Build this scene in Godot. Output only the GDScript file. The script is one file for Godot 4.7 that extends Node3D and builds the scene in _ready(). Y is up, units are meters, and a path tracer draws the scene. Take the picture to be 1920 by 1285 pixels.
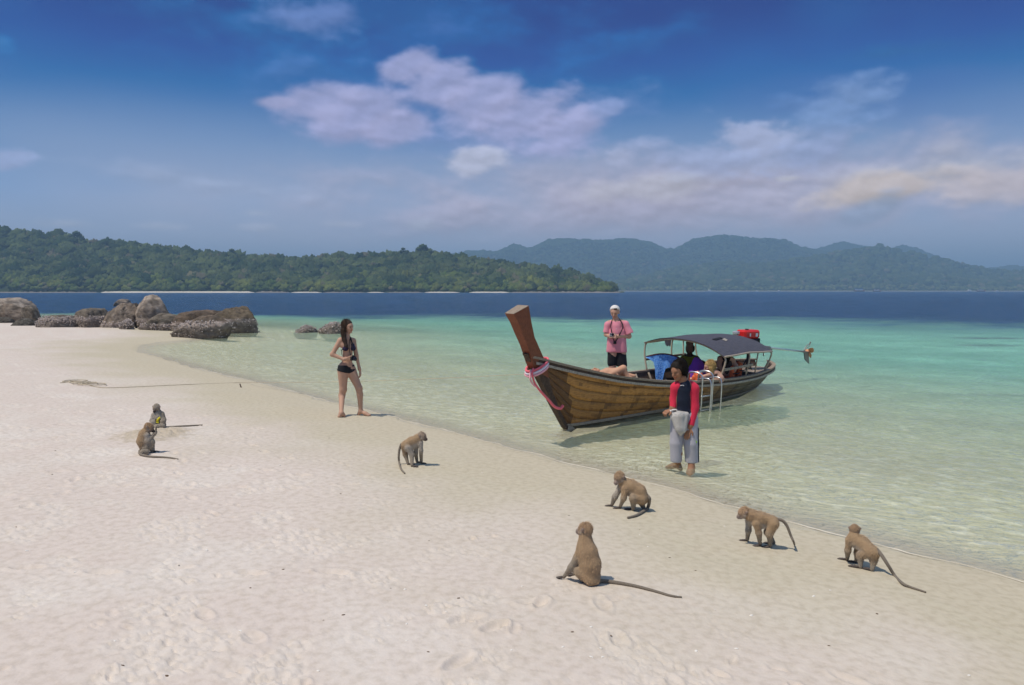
extends Node3D
# A beach with macaques, a longtail boat, boulders and forested islands. y up, metres; the camera looks along -z.

const F := 1440.0            # focal length in picture points (the picture is 1920 x 1285 points)
const EYE := 2.35            # camera height above the water
var tilt := atan(97.5 / F)
var rng := RandomNumberGenerator.new()
var n_big := FastNoiseLite.new()
var n_mid := FastNoiseLite.new()
var n_fine := FastNoiseLite.new()
var n_wave := FastNoiseLite.new()
var n_cell := FastNoiseLite.new()
var M := {}
var shore := PackedVector2Array()
var prints := {}
var names := {}

func noise(type: int, freq: float, oct: int, sd: int) -> FastNoiseLite:
	var n := FastNoiseLite.new()
	n.noise_type = type
	n.frequency = freq
	n.fractal_octaves = oct
	n.fractal_type = FastNoiseLite.FRACTAL_FBM if oct > 1 else FastNoiseLite.FRACTAL_NONE
	n.seed = sd
	return n

func lin(r: float, g: float, b: float) -> Color:      # linear base colour to the sRGB value that albedo_color takes
	return Color(r, g, b).linear_to_srgb()

func ss(a: float, b: float, x: float) -> float:
	return smoothstep(a, b, x)

# ---------- placing ----------
func ray(px: float, py: float) -> Vector3:
	var x := (px - 960.0) / F
	var y := -(py - 642.5) / F
	return Vector3(x, y * cos(tilt) - sin(tilt), -cos(tilt) - y * sin(tilt))

func at(px: float, py: float, depth: float) -> Vector3:
	var r := ray(px, py)
	return Vector3(0, EYE, 0) + r * (depth / -r.z)

func spot(px: float, py: float) -> Vector3:           # where the ground lies along that line
	var r := ray(px, py)
	var h := 0.0
	var p := Vector3.ZERO
	for i in 9:
		p = Vector3(0, EYE, 0) + r * ((h - EYE) / r.y)
		h = lerpf(h, ground(p.x, p.z), 0.8)
	return p

# ---------- the ground ----------
func shore_side(x: float, z: float) -> float:         # metres from the waterline, positive on the sand
	var p := Vector2(x, z)
	var best := 1e9
	var inside := false
	var n := shore.size()
	var a := shore[n - 1]
	for i in n:
		var b := shore[i]
		var ab := b - a
		var ap := p - a
		var t := clampf(ap.dot(ab) / ab.length_squared(), 0.0, 1.0)
		best = minf(best, (ap - ab * t).length_squared())
		if (a.y > z) != (b.y > z) and x < (b.x - a.x) * (z - a.y) / (b.y - a.y) + a.x:
			inside = not inside
		a = b
	return (sqrt(best) if inside else -sqrt(best)) + 0.12 * n_mid.get_noise_2d(x * 0.42, z * 0.42)

func profile(s: float) -> float:
	if s >= 0.0:
		return 0.07 * minf(s, 1.2) + 0.24 * (1.0 - exp(-maxf(s - 1.2, 0.0) / 4.2))
	var d := -s
	return -(0.12 * minf(d, 1.6) + 0.05 * clampf(d - 1.6, 0.0, 60.0) + 0.02 * maxf(d - 61.6, 0.0))

func ground(x: float, z: float) -> float:
	return maxf(profile(shore_side(x, z)), -12.0) + (n_big.get_noise_2d(x, z) * 0.02)

func trampled(x: float, z: float, s: float) -> float:  # how churned the dry sand is there
	return ss(0.02, 0.34, n_mid.get_noise_2d(x, z)) * ss(2.0, 4.5, s)

func ground_detail(x: float, z: float, s: float) -> float:
	var h := 0.0
	if s > 0.3:
		var t := trampled(x, z, s)
		var f := n_fine.get_noise_2d(x * 1.0, z * 1.0)
		var f2 := n_fine.get_noise_2d(x * 2.6 + 40.0, z * 2.6)
		var pit := n_fine.get_noise_2d(x * 1.7 + 9.0, z * 1.7 + 70.0)
		h += t * (0.012 * f + 0.008 * f2 - 0.015 * ss(0.14, 0.34, pit) + 0.005 * ss(0.02, 0.14, pit)) + 0.0012 * f2 * ss(0.3, 3.0, s)
		var key := Vector2i(floori(x * 2.0), floori(z * 2.0))
		if prints.has(key):
			for q in prints[key]:
				var dx: float = x - q[0]
				var dz: float = z - q[1]
				var u: float = (dx * q[2] + dz * q[3]) / q[4]
				var v: float = (dz * q[2] - dx * q[3]) / q[5]
				var rr := u * u + v * v
				if rr < 4.0:
					h += q[6] * (0.75 * exp(-(rr - 1.7) * (rr - 1.7) * 1.6) - exp(-rr * rr))
		var m := Vector2(x + 5.35, (z + 11.35) * 0.75).length()
		if m < 0.62:
			h += ss(0.62, 0.2, m) * (0.03 + 0.05 * absf(n_fine.get_noise_2d(x * 1.7, z * 1.7)) + 0.03 * n_fine.get_noise_2d(x * 4.0, z * 4.0))
	else:
		h += ss(-0.1, -1.2, s) * (0.034 * n_cell.get_noise_2d(x * 1.3 + 0.8 * z, z * 2.0 - x * 0.9) + 0.006 * n_wave.get_noise_2d(x * 5.0, z * 5.0))
	return h

# ---------- meshes ----------
func called(base: String) -> String:
	if not names.has(base):
		names[base] = 0
		return base
	names[base] += 1
	return "%s_%03d" % [base, names[base]]

func tag(o: Node, label: String, category: String, group := "") -> void:
	o.set_meta("label", label)
	o.set_meta("category", category)
	if group:
		o.set_meta("group", group)

func thing(name_: String, label: String, category: String, where: Vector3, turn := 0.0, group := "") -> Node3D:
	var o := Node3D.new()
	o.name = called(name_)
	o.position = where
	o.rotation.y = turn
	tag(o, label, category, group)
	add_child(o)
	return o

func put(name_: String, mesh: Mesh, mat: Material, parent: Node = null) -> MeshInstance3D:
	var o := MeshInstance3D.new()
	o.mesh = mesh
	o.material_override = mat
	o.name = called(name_) if parent == null else name_
	(self if parent == null else parent).add_child(o, true)
	return o

func structure(name_: String, mesh: Mesh, mat: Material) -> MeshInstance3D:
	var o := put(name_, mesh, mat)
	o.set_meta("kind", "structure")
	return o

func stm() -> SurfaceTool:
	var st := SurfaceTool.new()
	st.begin(Mesh.PRIMITIVE_TRIANGLES)
	st.set_smooth_group(0)
	return st

func done(st: SurfaceTool) -> ArrayMesh:
	st.generate_normals()
	return st.commit()

func build(name_: String, st: SurfaceTool, mat: Material, parent: Node = null) -> MeshInstance3D:
	return put(name_, done(st), mat, parent)

func tri(st: SurfaceTool, a: Vector3, b: Vector3, c: Vector3) -> void:   # counter-clockwise from outside
	st.add_vertex(a)
	st.add_vertex(c)
	st.add_vertex(b)

func quad(st: SurfaceTool, a: Vector3, b: Vector3, c: Vector3, d: Vector3) -> void:
	tri(st, a, b, c)
	tri(st, a, c, d)

func box(st: SurfaceTool, xf: Transform3D, size: Vector3, bevel := 0.0) -> void:
	st.set_smooth_group(-1)
	var h := size * 0.5
	var b := minf(bevel, minf(h.x, minf(h.y, h.z)) * 0.9)
	if b <= 0.0:
		for ax in 3:
			for sg in [-1.0, 1.0]:
				var n := Vector3.ZERO
				n[ax] = sg
				var u := Vector3.ZERO
				u[(ax + 1) % 3] = 1.0
				var v := n.cross(u)
				quad(st, xf * ((n - u - v) * h), xf * ((n + u - v) * h), xf * ((n + u + v) * h), xf * ((n - u + v) * h))
		st.set_smooth_group(0)
		return
	var corner := func(sx: float, sy: float, sz: float, ax: int) -> Vector3:
		var p := Vector3(sx * (h.x - b), sy * (h.y - b), sz * (h.z - b))
		p[ax] += b * [sx, sy, sz][ax]
		return xf * p
	for ax in 3:
		for sg in [-1.0, 1.0]:
			var q := []
			for k in 4:
				var s3 := [0.0, 0.0, 0.0]
				s3[ax] = sg
				s3[(ax + 1) % 3] = [-1.0, 1.0, 1.0, -1.0][k]
				s3[(ax + 2) % 3] = [-1.0, -1.0, 1.0, 1.0][k] * sg
				q.append(corner.call(s3[0], s3[1], s3[2], ax))
			quad(st, q[0], q[1], q[2], q[3])
	for ax in 3:                     # chamfers along the edges
		var a1 := (ax + 1) % 3
		var a2 := (ax + 2) % 3
		for s1 in [-1.0, 1.0]:
			for s2 in [-1.0, 1.0]:
				var lo := [0.0, 0.0, 0.0]
				lo[ax] = -1.0
				lo[a1] = s1
				lo[a2] = s2
				var hi := lo.duplicate()
				hi[ax] = 1.0
				var p0: Vector3 = corner.call(lo[0], lo[1], lo[2], a1)
				var p1: Vector3 = corner.call(hi[0], hi[1], hi[2], a1)
				var p2: Vector3 = corner.call(hi[0], hi[1], hi[2], a2)
				var p3: Vector3 = corner.call(lo[0], lo[1], lo[2], a2)
				if s1 * s2 > 0:
					quad(st, p0, p3, p2, p1)
				else:
					quad(st, p0, p1, p2, p3)
	for sx in [-1.0, 1.0]:
		for sy in [-1.0, 1.0]:
			for sz in [-1.0, 1.0]:
				var p0: Vector3 = corner.call(sx, sy, sz, 0)
				var p1: Vector3 = corner.call(sx, sy, sz, 1)
				var p2: Vector3 = corner.call(sx, sy, sz, 2)
				if sx * sy * sz > 0:
					tri(st, p0, p1, p2)
				else:
					tri(st, p0, p2, p1)
	st.set_smooth_group(0)

func xf(where: Vector3, turn := Vector3.ZERO) -> Transform3D:
	return Transform3D(Basis.from_euler(turn), where)

func spline(pts: Array, per := 5) -> PackedVector3Array:
	var out := PackedVector3Array()
	var n := pts.size()
	for i in n - 1:
		var p0: Vector3 = pts[maxi(i - 1, 0)]
		var p1: Vector3 = pts[i]
		var p2: Vector3 = pts[i + 1]
		var p3: Vector3 = pts[mini(i + 2, n - 1)]
		for k in per:
			var t := float(k) / per
			out.append(0.5 * (2.0 * p1 + (p2 - p0) * t + (2.0 * p0 - 5.0 * p1 + 4.0 * p2 - p3) * t * t + (3.0 * p1 - p0 - 3.0 * p2 + p3) * t * t * t))
	out.append(pts[n - 1])
	return out

func tube(st: SurfaceTool, pts: PackedVector3Array, r0: float, r1 := -1.0, sides := 8, cap := true) -> void:
	if r1 < 0.0:
		r1 = r0
	var n := pts.size()
	var up := Vector3(0.31, 0.9, 0.21).normalized()
	var rings := []
	for i in n:
		var d := (pts[mini(i + 1, n - 1)] - pts[maxi(i - 1, 0)]).normalized()
		var x := up.cross(d)
		if x.length() < 0.05:
			x = Vector3.RIGHT.cross(d)
		x = x.normalized()
		var y := d.cross(x)
		up = y
		var r := lerpf(r0, r1, float(i) / (n - 1))
		var ring := PackedVector3Array()
		for k in sides:
			var a := TAU * k / sides
			ring.append(pts[i] + (x * cos(a) + y * sin(a)) * r)
		rings.append(ring)
	for i in n - 1:
		for k in sides:
			var k2 := (k + 1) % sides
			quad(st, rings[i][k], rings[i][k2], rings[i + 1][k2], rings[i + 1][k])
	if cap:
		for k in sides:
			tri(st, pts[0], rings[0][(k + 1) % sides], rings[0][k])
			tri(st, pts[n - 1], rings[n - 1][k], rings[n - 1][(k + 1) % sides])

func bar(st: SurfaceTool, a: Vector3, b: Vector3, r: float, r1 := -1.0, sides := 8) -> void:
	tube(st, PackedVector3Array([a, b]), r, r1, sides)

func sheet(st: SurfaceTool, rows: Array, flip := false) -> void:        # a grid of points, row by row
	for i in rows.size() - 1:
		for k in rows[i].size() - 1:
			if flip:
				quad(st, rows[i][k], rows[i + 1][k], rows[i + 1][k + 1], rows[i][k + 1])
			else:
				quad(st, rows[i][k], rows[i][k + 1], rows[i + 1][k + 1], rows[i + 1][k])

func slab(st: SurfaceTool, rows: Array, thick: float) -> void:          # a sheet with a thickness along its own normals
	var under := []
	for i in rows.size():
		var r := PackedVector3Array()
		for k in rows[i].size():
			var du: Vector3 = rows[i][mini(k + 1, rows[i].size() - 1)] - rows[i][maxi(k - 1, 0)]
			var dv: Vector3 = rows[mini(i + 1, rows.size() - 1)][k] - rows[maxi(i - 1, 0)][k]
			r.append(rows[i][k] - du.cross(dv).normalized() * thick)
		under.append(r)
	sheet(st, rows)
	sheet(st, under, true)
	var n := rows.size() - 1
	var m: int = rows[0].size() - 1
	st.set_smooth_group(-1)
	for i in n:
		quad(st, rows[i][0], rows[i + 1][0], under[i + 1][0], under[i][0])
		quad(st, rows[i + 1][m], rows[i][m], under[i][m], under[i + 1][m])
	for k in m:
		quad(st, rows[0][k + 1], rows[0][k], under[0][k], under[0][k + 1])
		quad(st, rows[n][k], rows[n][k + 1], under[n][k + 1], under[n][k])
	st.set_smooth_group(0)

func ball(st: SurfaceTool, c: Vector3, r: Vector3, lat := 8, lon := 12) -> void:
	var rows := []
	for i in lat + 1:
		var row := PackedVector3Array()
		var th := PI * i / lat
		for k in lon + 1:
			var ph := TAU * k / lon
			row.append(c + Vector3(sin(th) * cos(ph), cos(th), sin(th) * sin(ph)) * r)
		rows.append(row)
	sheet(st, rows)

func from_arrays(v: PackedVector3Array, idx: PackedInt32Array, col := PackedColorArray(), uv := PackedVector2Array()) -> ArrayMesh:
	var a := []
	a.resize(Mesh.ARRAY_MAX)
	a[Mesh.ARRAY_VERTEX] = v
	a[Mesh.ARRAY_INDEX] = idx
	if col.size():
		a[Mesh.ARRAY_COLOR] = col
	if uv.size():
		a[Mesh.ARRAY_TEX_UV] = uv
	var st := SurfaceTool.new()
	st.create_from_arrays(a)
	st.generate_normals()
	st.index()
	return st.commit()

# ---------- bodies: tapered bones joined by a smooth minimum and meshed as surface nets ----------
# a bone: [from, to, radius, radius, colour, squash]
func blob(out: Dictionary, bones: Array, cell: float, k: float, clips := []) -> void:
	var lo := Vector3.ONE * 1e9
	var hi := -lo
	for b in bones:
		var r: float = maxf(b[2], b[3])
		var sq: Vector3 = b[5] if b.size() > 5 else Vector3.ONE
		lo = lo.min(b[0] - sq * r).min(b[1] - sq * r)
		hi = hi.max(b[0] + sq * r).max(b[1] + sq * r)
	var pad := Vector3.ONE * (4.0 * k + 2.0 * cell)
	lo -= pad
	hi += pad
	var nx := int((hi.x - lo.x) / cell) + 2
	var ny := int((hi.y - lo.y) / cell) + 2
	var nz := int((hi.z - lo.z) / cell) + 2
	var nxy := nx * ny
	var f := PackedFloat32Array()
	f.resize(nxy * nz)
	var ik := 1.0 / k
	for b in bones:
		var sq: Vector3 = b[5] if b.size() > 5 else Vector3.ONE
		var inv := Vector3.ONE / sq
		var ms := minf(sq.x, minf(sq.y, sq.z))
		var a: Vector3 = b[0] * inv
		var ab: Vector3 = b[1] * inv - a
		var l2 := 1.0 / maxf(ab.length_squared(), 1e-9)
		var ra: float = b[2]
		var dr: float = b[3] - ra
		var r: float = maxf(b[2], b[3])
		var p0: Vector3 = ((b[0] as Vector3).min(b[1]) - sq * r - Vector3.ONE * 4.0 * k - lo) / cell
		var p1: Vector3 = ((b[0] as Vector3).max(b[1]) + sq * r + Vector3.ONE * 4.0 * k - lo) / cell
		var far := 4.0 * k
		for z in range(maxi(int(p0.z), 0), mini(int(p1.z) + 2, nz)):
			for y in range(maxi(int(p0.y), 0), mini(int(p1.y) + 2, ny)):
				var row := z * nxy + y * nx
				for x in range(maxi(int(p0.x), 0), mini(int(p1.x) + 2, nx)):
					var q := (lo + Vector3(x, y, z) * cell) * inv - a
					var t := clampf(q.dot(ab) * l2, 0.0, 1.0)
					var d := ((q - ab * t).length() - ra - dr * t) * ms
					if d < far:
						f[row + x] += exp(-d * ik)
	for c in clips:                    # a plane [point, normal]: what lies on the normal's side is cut off
		for z in nz:
			for y in ny:
				for x in nx:
					var i := z * nxy + y * nx + x
					if f[i] > 0.0:
						var pd: float = (lo + Vector3(x, y, z) * cell - c[0]).dot(c[1])
						f[i] = minf(f[i], exp(clampf(-pd * ik, -30.0, 30.0)))
	var v: PackedVector3Array = out.v
	var idx: PackedInt32Array = out.i
	var col: PackedColorArray = out.c
	var base := v.size()
	var at_ := PackedInt32Array()
	at_.resize(nxy * nz)
	at_.fill(-1)
	var off := PackedInt32Array([0, 1, nx, nx + 1, nxy, nxy + 1, nxy + nx, nxy + nx + 1])
	var edges := PackedInt32Array([0, 1, 2, 3, 4, 5, 6, 7, 0, 2, 1, 3, 4, 6, 5, 7, 0, 4, 1, 5, 2, 6, 3, 7])
	var cv := PackedFloat32Array()
	cv.resize(8)
	for z in nz - 1:
		for y in ny - 1:
			for x in nx - 1:
				var i := z * nxy + y * nx + x
				var f0 := f[i]
				if f0 < 0.012 or f0 > 60.0:
					continue
				var mask := 0
				for c in 8:
					cv[c] = f[i + off[c]]
					if cv[c] > 1.0:
						mask |= 1 << c
				if mask == 0 or mask == 255:
					continue
				var sum := Vector3.ZERO
				var n := 0
				for e in 12:
					var c0 := edges[e * 2]
					var c1 := edges[e * 2 + 1]
					if ((mask >> c0) & 1) != ((mask >> c1) & 1):
						var d0 := log(maxf(cv[c0], 0.01))
						var d1 := log(maxf(cv[c1], 0.01))
						var t := d0 / (d0 - d1)
						sum += Vector3(c0 & 1, (c0 >> 1) & 1, c0 >> 2).lerp(Vector3(c1 & 1, (c1 >> 1) & 1, c1 >> 2), t)
						n += 1
				at_[i] = v.size()
				v.append(lo + (Vector3(x, y, z) + sum / n) * cell)
	for z in range(1, nz - 1):
		for y in range(1, ny - 1):
			for x in range(1, nx - 1):
				var i := z * nxy + y * nx + x
				if at_[i] < 0:
					continue
				var s := f[i] > 1.0
				for ax in 3:
					var step: int = [1, nx, nxy][ax]
					if (f[i + step] > 1.0) == s:
						continue
					var u: int = [nx, nxy, 1][ax]
					var w: int = [nxy, 1, nx][ax]
					var a := at_[i]
					var b := at_[i - u]
					var c := at_[i - u - w]
					var d := at_[i - w]
					if a < 0 or b < 0 or c < 0 or d < 0:
						continue
					if s:
						idx.append_array(PackedInt32Array([a, c, b, a, d, c]))
					else:
						idx.append_array(PackedInt32Array([a, b, c, a, c, d]))
	var kc := 1.0 / maxf(k, 0.008)
	for n in range(base, v.size()):
		var p := v[n]
		var sum := 0.0
		var cc := Color(0, 0, 0, 1)
		for b in bones:
			var r: float = maxf(b[2], b[3])
			var q: Vector3 = p - b[0]
			var ab: Vector3 = b[1] - b[0]
			var t := clampf(q.dot(ab) / maxf(ab.length_squared(), 1e-9), 0.0, 1.0)
			var off_: Vector3 = q - ab * t
			if b.size() > 5:
				off_ /= b[5]
			var d: float = off_.length() - lerpf(b[2], b[3], t)
			if d > 0.05 + r:
				continue
			var w := exp(-d * kc)
			sum += w
			cc += b[4] * w
		col.append(Color(cc.r / sum, cc.g / sum, cc.b / sum) if sum > 0.0 else bones[0][4])
	out.v = v
	out.i = idx
	out.c = col

func net() -> Dictionary:
	return {"v": PackedVector3Array(), "i": PackedInt32Array(), "c": PackedColorArray()}

func net_mesh(n: Dictionary) -> ArrayMesh:
	return from_arrays(n.v, n.i, n.c)

# pose frame: x, y as measured in a side view of the figure (y runs down), z towards the viewer, in units of ps metres
var ps := 1.0
var o0 := Vector2.ZERO
var se := 0.0
var ce := 1.0
var root_at := Vector3.ZERO
var root_turn := 0.0

func frame(where: Vector3, units_per_metre: float, ox: float, oy: float) -> void:
	ps = 1.0 / units_per_metre
	o0 = Vector2(ox, oy)
	var flat := Vector2(where.x, where.z).length()
	var el := atan2(EYE - where.y, flat)
	se = sin(el)
	ce = cos(el)
	root_at = where
	root_turn = -atan2(where.x, -where.z)

func J(x: float, y: float, z := 0.0) -> Vector3:
	return Vector3((x - o0.x) * ps, ((o0.y - y) * ps + z * ps * se) / ce, z * ps)

func floor_at(p: Vector3) -> float:                       # the ground under a point of the figure, from its base
	var w := root_at + p.rotated(Vector3.UP, root_turn)
	return ground(w.x, w.z) - root_at.y

func G(x: float, y: float, r := 0.0) -> Vector3:          # on the ground, r units above it
	var h := r * ps
	var p := Vector3.ZERO
	for i in 4:
		var z := (h * ce - (o0.y - y) * ps) / se
		p = Vector3((x - o0.x) * ps, h, z)
		h = floor_at(p) + r * ps
	return p

func limb(bones: Array, pts: Array, radii: Array, cols: Array) -> void:
	for i in pts.size() - 1:
		bones.append([pts[i], pts[i + 1], radii[i] * ps, radii[i + 1] * ps, cols[mini(i, cols.size() - 1)]])

func hand(out: Dictionary, wrist: Vector3, dir: Vector3, back: Vector3, size: float, col: Color, curl := 0.5, thumb := 1.0, cell := 0.004) -> void:
	dir = dir.normalized()
	var side := dir.cross(back).normalized()
	var up := side.cross(dir).normalized()
	var b := []
	var palm := wrist + dir * 0.055 * size
	for s in [-1.0, -0.33, 0.33, 1.0]:
		b.append([wrist + side * 0.012 * s * size, palm + dir * 0.03 * size + side * 0.029 * s * size, 0.013 * size, 0.012 * size, col])
	var ln := [0.062, 0.078, 0.084, 0.074]
	for i in 4:
		var s := -1.0 + i * 0.667
		var p0: Vector3 = palm + dir * 0.034 * size + side * 0.03 * s * size
		var l: float = ln[i] * size
		var d1: Vector3 = (dir * cos(curl * 0.6) - up * sin(curl * 0.6) + side * s * 0.08).normalized()
		var d2: Vector3 = (dir * cos(curl * 1.9) - up * sin(curl * 1.9)).normalized()
		var p1 := p0 + d1 * l * 0.52
		b.append([p0, p1, 0.0095 * size, 0.0085 * size, col])
		b.append([p1, p1 + d2 * l * 0.48, 0.0085 * size, 0.0068 * size, col])
	var t0 := wrist + dir * 0.028 * size + side * 0.026 * thumb * size
	var t1 := t0 + (dir * 0.7 + side * 0.7 * thumb - up * 0.25).normalized() * 0.042 * size
	b.append([t0, t1, 0.013 * size, 0.0105 * size, col])
	b.append([t1, t1 + (dir * 0.9 + side * 0.25 * thumb - up * 0.35).normalized() * 0.034 * size, 0.0105 * size, 0.008 * size, col])
	blob(out, b, cell, 0.0035 * size)

func head_bones(c: Vector3, f: Vector3, up: Vector3, s: float, skin: Color) -> Array:
	f = f.normalized()
	var r := up.cross(f).normalized()
	up = f.cross(r).normalized()
	var lip := skin * Color(0.75, 0.45, 0.42)
	var eye := Color(0.02, 0.015, 0.012)
	var b := []
	b.append([c + up * 0.03 * s - f * 0.03 * s, c + up * 0.032 * s + f * 0.012 * s, 0.082 * s, 0.076 * s, skin])
	b.append([c + f * 0.03 * s + up * 0.01 * s, c + f * 0.045 * s - up * 0.07 * s, 0.062 * s, 0.04 * s, skin])
	b.append([c - f * 0.02 * s - up * 0.03 * s, c + f * 0.05 * s - up * 0.085 * s, 0.055 * s, 0.03 * s, skin])
	b.append([c + f * 0.068 * s - up * 0.088 * s, c + f * 0.072 * s - up * 0.088 * s, 0.022 * s, 0.022 * s, skin])
	b.append([c + f * 0.09 * s + up * 0.012 * s, c + f * 0.108 * s - up * 0.026 * s, 0.009 * s, 0.014 * s, skin])
	for q in [-1.0, 1.0]:
		b.append([c + f * 0.076 * s + r * q * 0.02 * s + up * 0.036 * s, c + f * 0.066 * s + r * q * 0.045 * s + up * 0.034 * s, 0.013 * s, 0.011 * s, skin])
		b.append([c + f * 0.055 * s + r * q * 0.04 * s - up * 0.02 * s, c + f * 0.06 * s + r * q * 0.038 * s - up * 0.022 * s, 0.026 * s, 0.024 * s, skin])
		b.append([c + f * 0.083 * s + r * q * 0.031 * s + up * 0.013 * s, c + f * 0.083 * s + r * q * 0.033 * s + up * 0.013 * s, 0.0095 * s, 0.0095 * s, eye])
		b.append([c - f * 0.012 * s + r * q * 0.078 * s + up * 0.022 * s, c - f * 0.006 * s + r * q * 0.08 * s - up * 0.018 * s, 0.017 * s, 0.012 * s, skin])
		b.append([c + f * 0.092 * s - up * 0.052 * s, c + f * 0.082 * s + r * q * 0.022 * s - up * 0.051 * s, 0.011 * s, 0.007 * s, lip])
	return b

func foot(bones: Array, ankle: Vector3, toe: Vector3, col: Color, s := 1.0) -> void:
	var d := (toe - ankle)
	d.y = 0
	d = d.normalized()
	var heel := ankle - d * 0.05 * s
	heel.y = minf(ankle.y, toe.y) + 0.008
	var side := d.cross(Vector3.UP)
	bones.append([ankle, heel, 0.036 * s, 0.03 * s, col])
	bones.append([ankle, toe.lerp(ankle, 0.45), 0.036 * s, 0.03 * s, col])
	for i in 5:
		var t := -1.0 + i * 0.5
		bones.append([toe.lerp(ankle, 0.5) + side * t * 0.02 * s, toe + side * t * 0.034 * s - d * absf(t + 0.5) * 0.016 * s, 0.02 * s, 0.0115 * s, col])

# ---------- materials ----------
func tex(freq: float, oct: int, sd: int, size := 512, as_normal := false, type := FastNoiseLite.TYPE_SIMPLEX_SMOOTH, ramp: Gradient = null, strength := 8.0, ridged := false) -> NoiseTexture2D:
	var t := NoiseTexture2D.new()
	t.width = size
	t.height = size
	t.seamless = true
	t.seamless_blend_skirt = 0.035
	var n := noise(type, freq, oct, sd)
	if ridged:
		n.fractal_type = FastNoiseLite.FRACTAL_RIDGED
	t.noise = n
	t.as_normal_map = as_normal
	t.bump_strength = strength
	if ramp:
		t.color_ramp = ramp
	return t

func ramp(stops: Array) -> Gradient:
	var g := Gradient.new()
	g.offsets = PackedFloat32Array(stops.map(func(s): return s[0]))
	g.colors = PackedColorArray(stops.map(func(s): return s[1]))
	return g

func mat(name_: String, c: Color, rough := 0.8, vcol := false, metal := 0.0) -> StandardMaterial3D:
	var m := StandardMaterial3D.new()
	m.resource_name = name_
	m.albedo_color = c
	m.roughness = rough
	m.metallic = metal
	m.vertex_color_use_as_albedo = vcol
	m.metallic_specular = 0.4
	M[name_] = m
	return m

func tri_tex(m: StandardMaterial3D, scale: float, bump: Texture2D, height: float, color: Texture2D = null, world := false) -> void:
	m.uv1_triplanar = true
	m.uv1_world_triplanar = world
	m.uv1_scale = Vector3.ONE * scale
	if bump:
		m.heightmap_enabled = true
		m.heightmap_texture = bump
		m.heightmap_scale = height
	if color:
		m.albedo_texture = color

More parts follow.
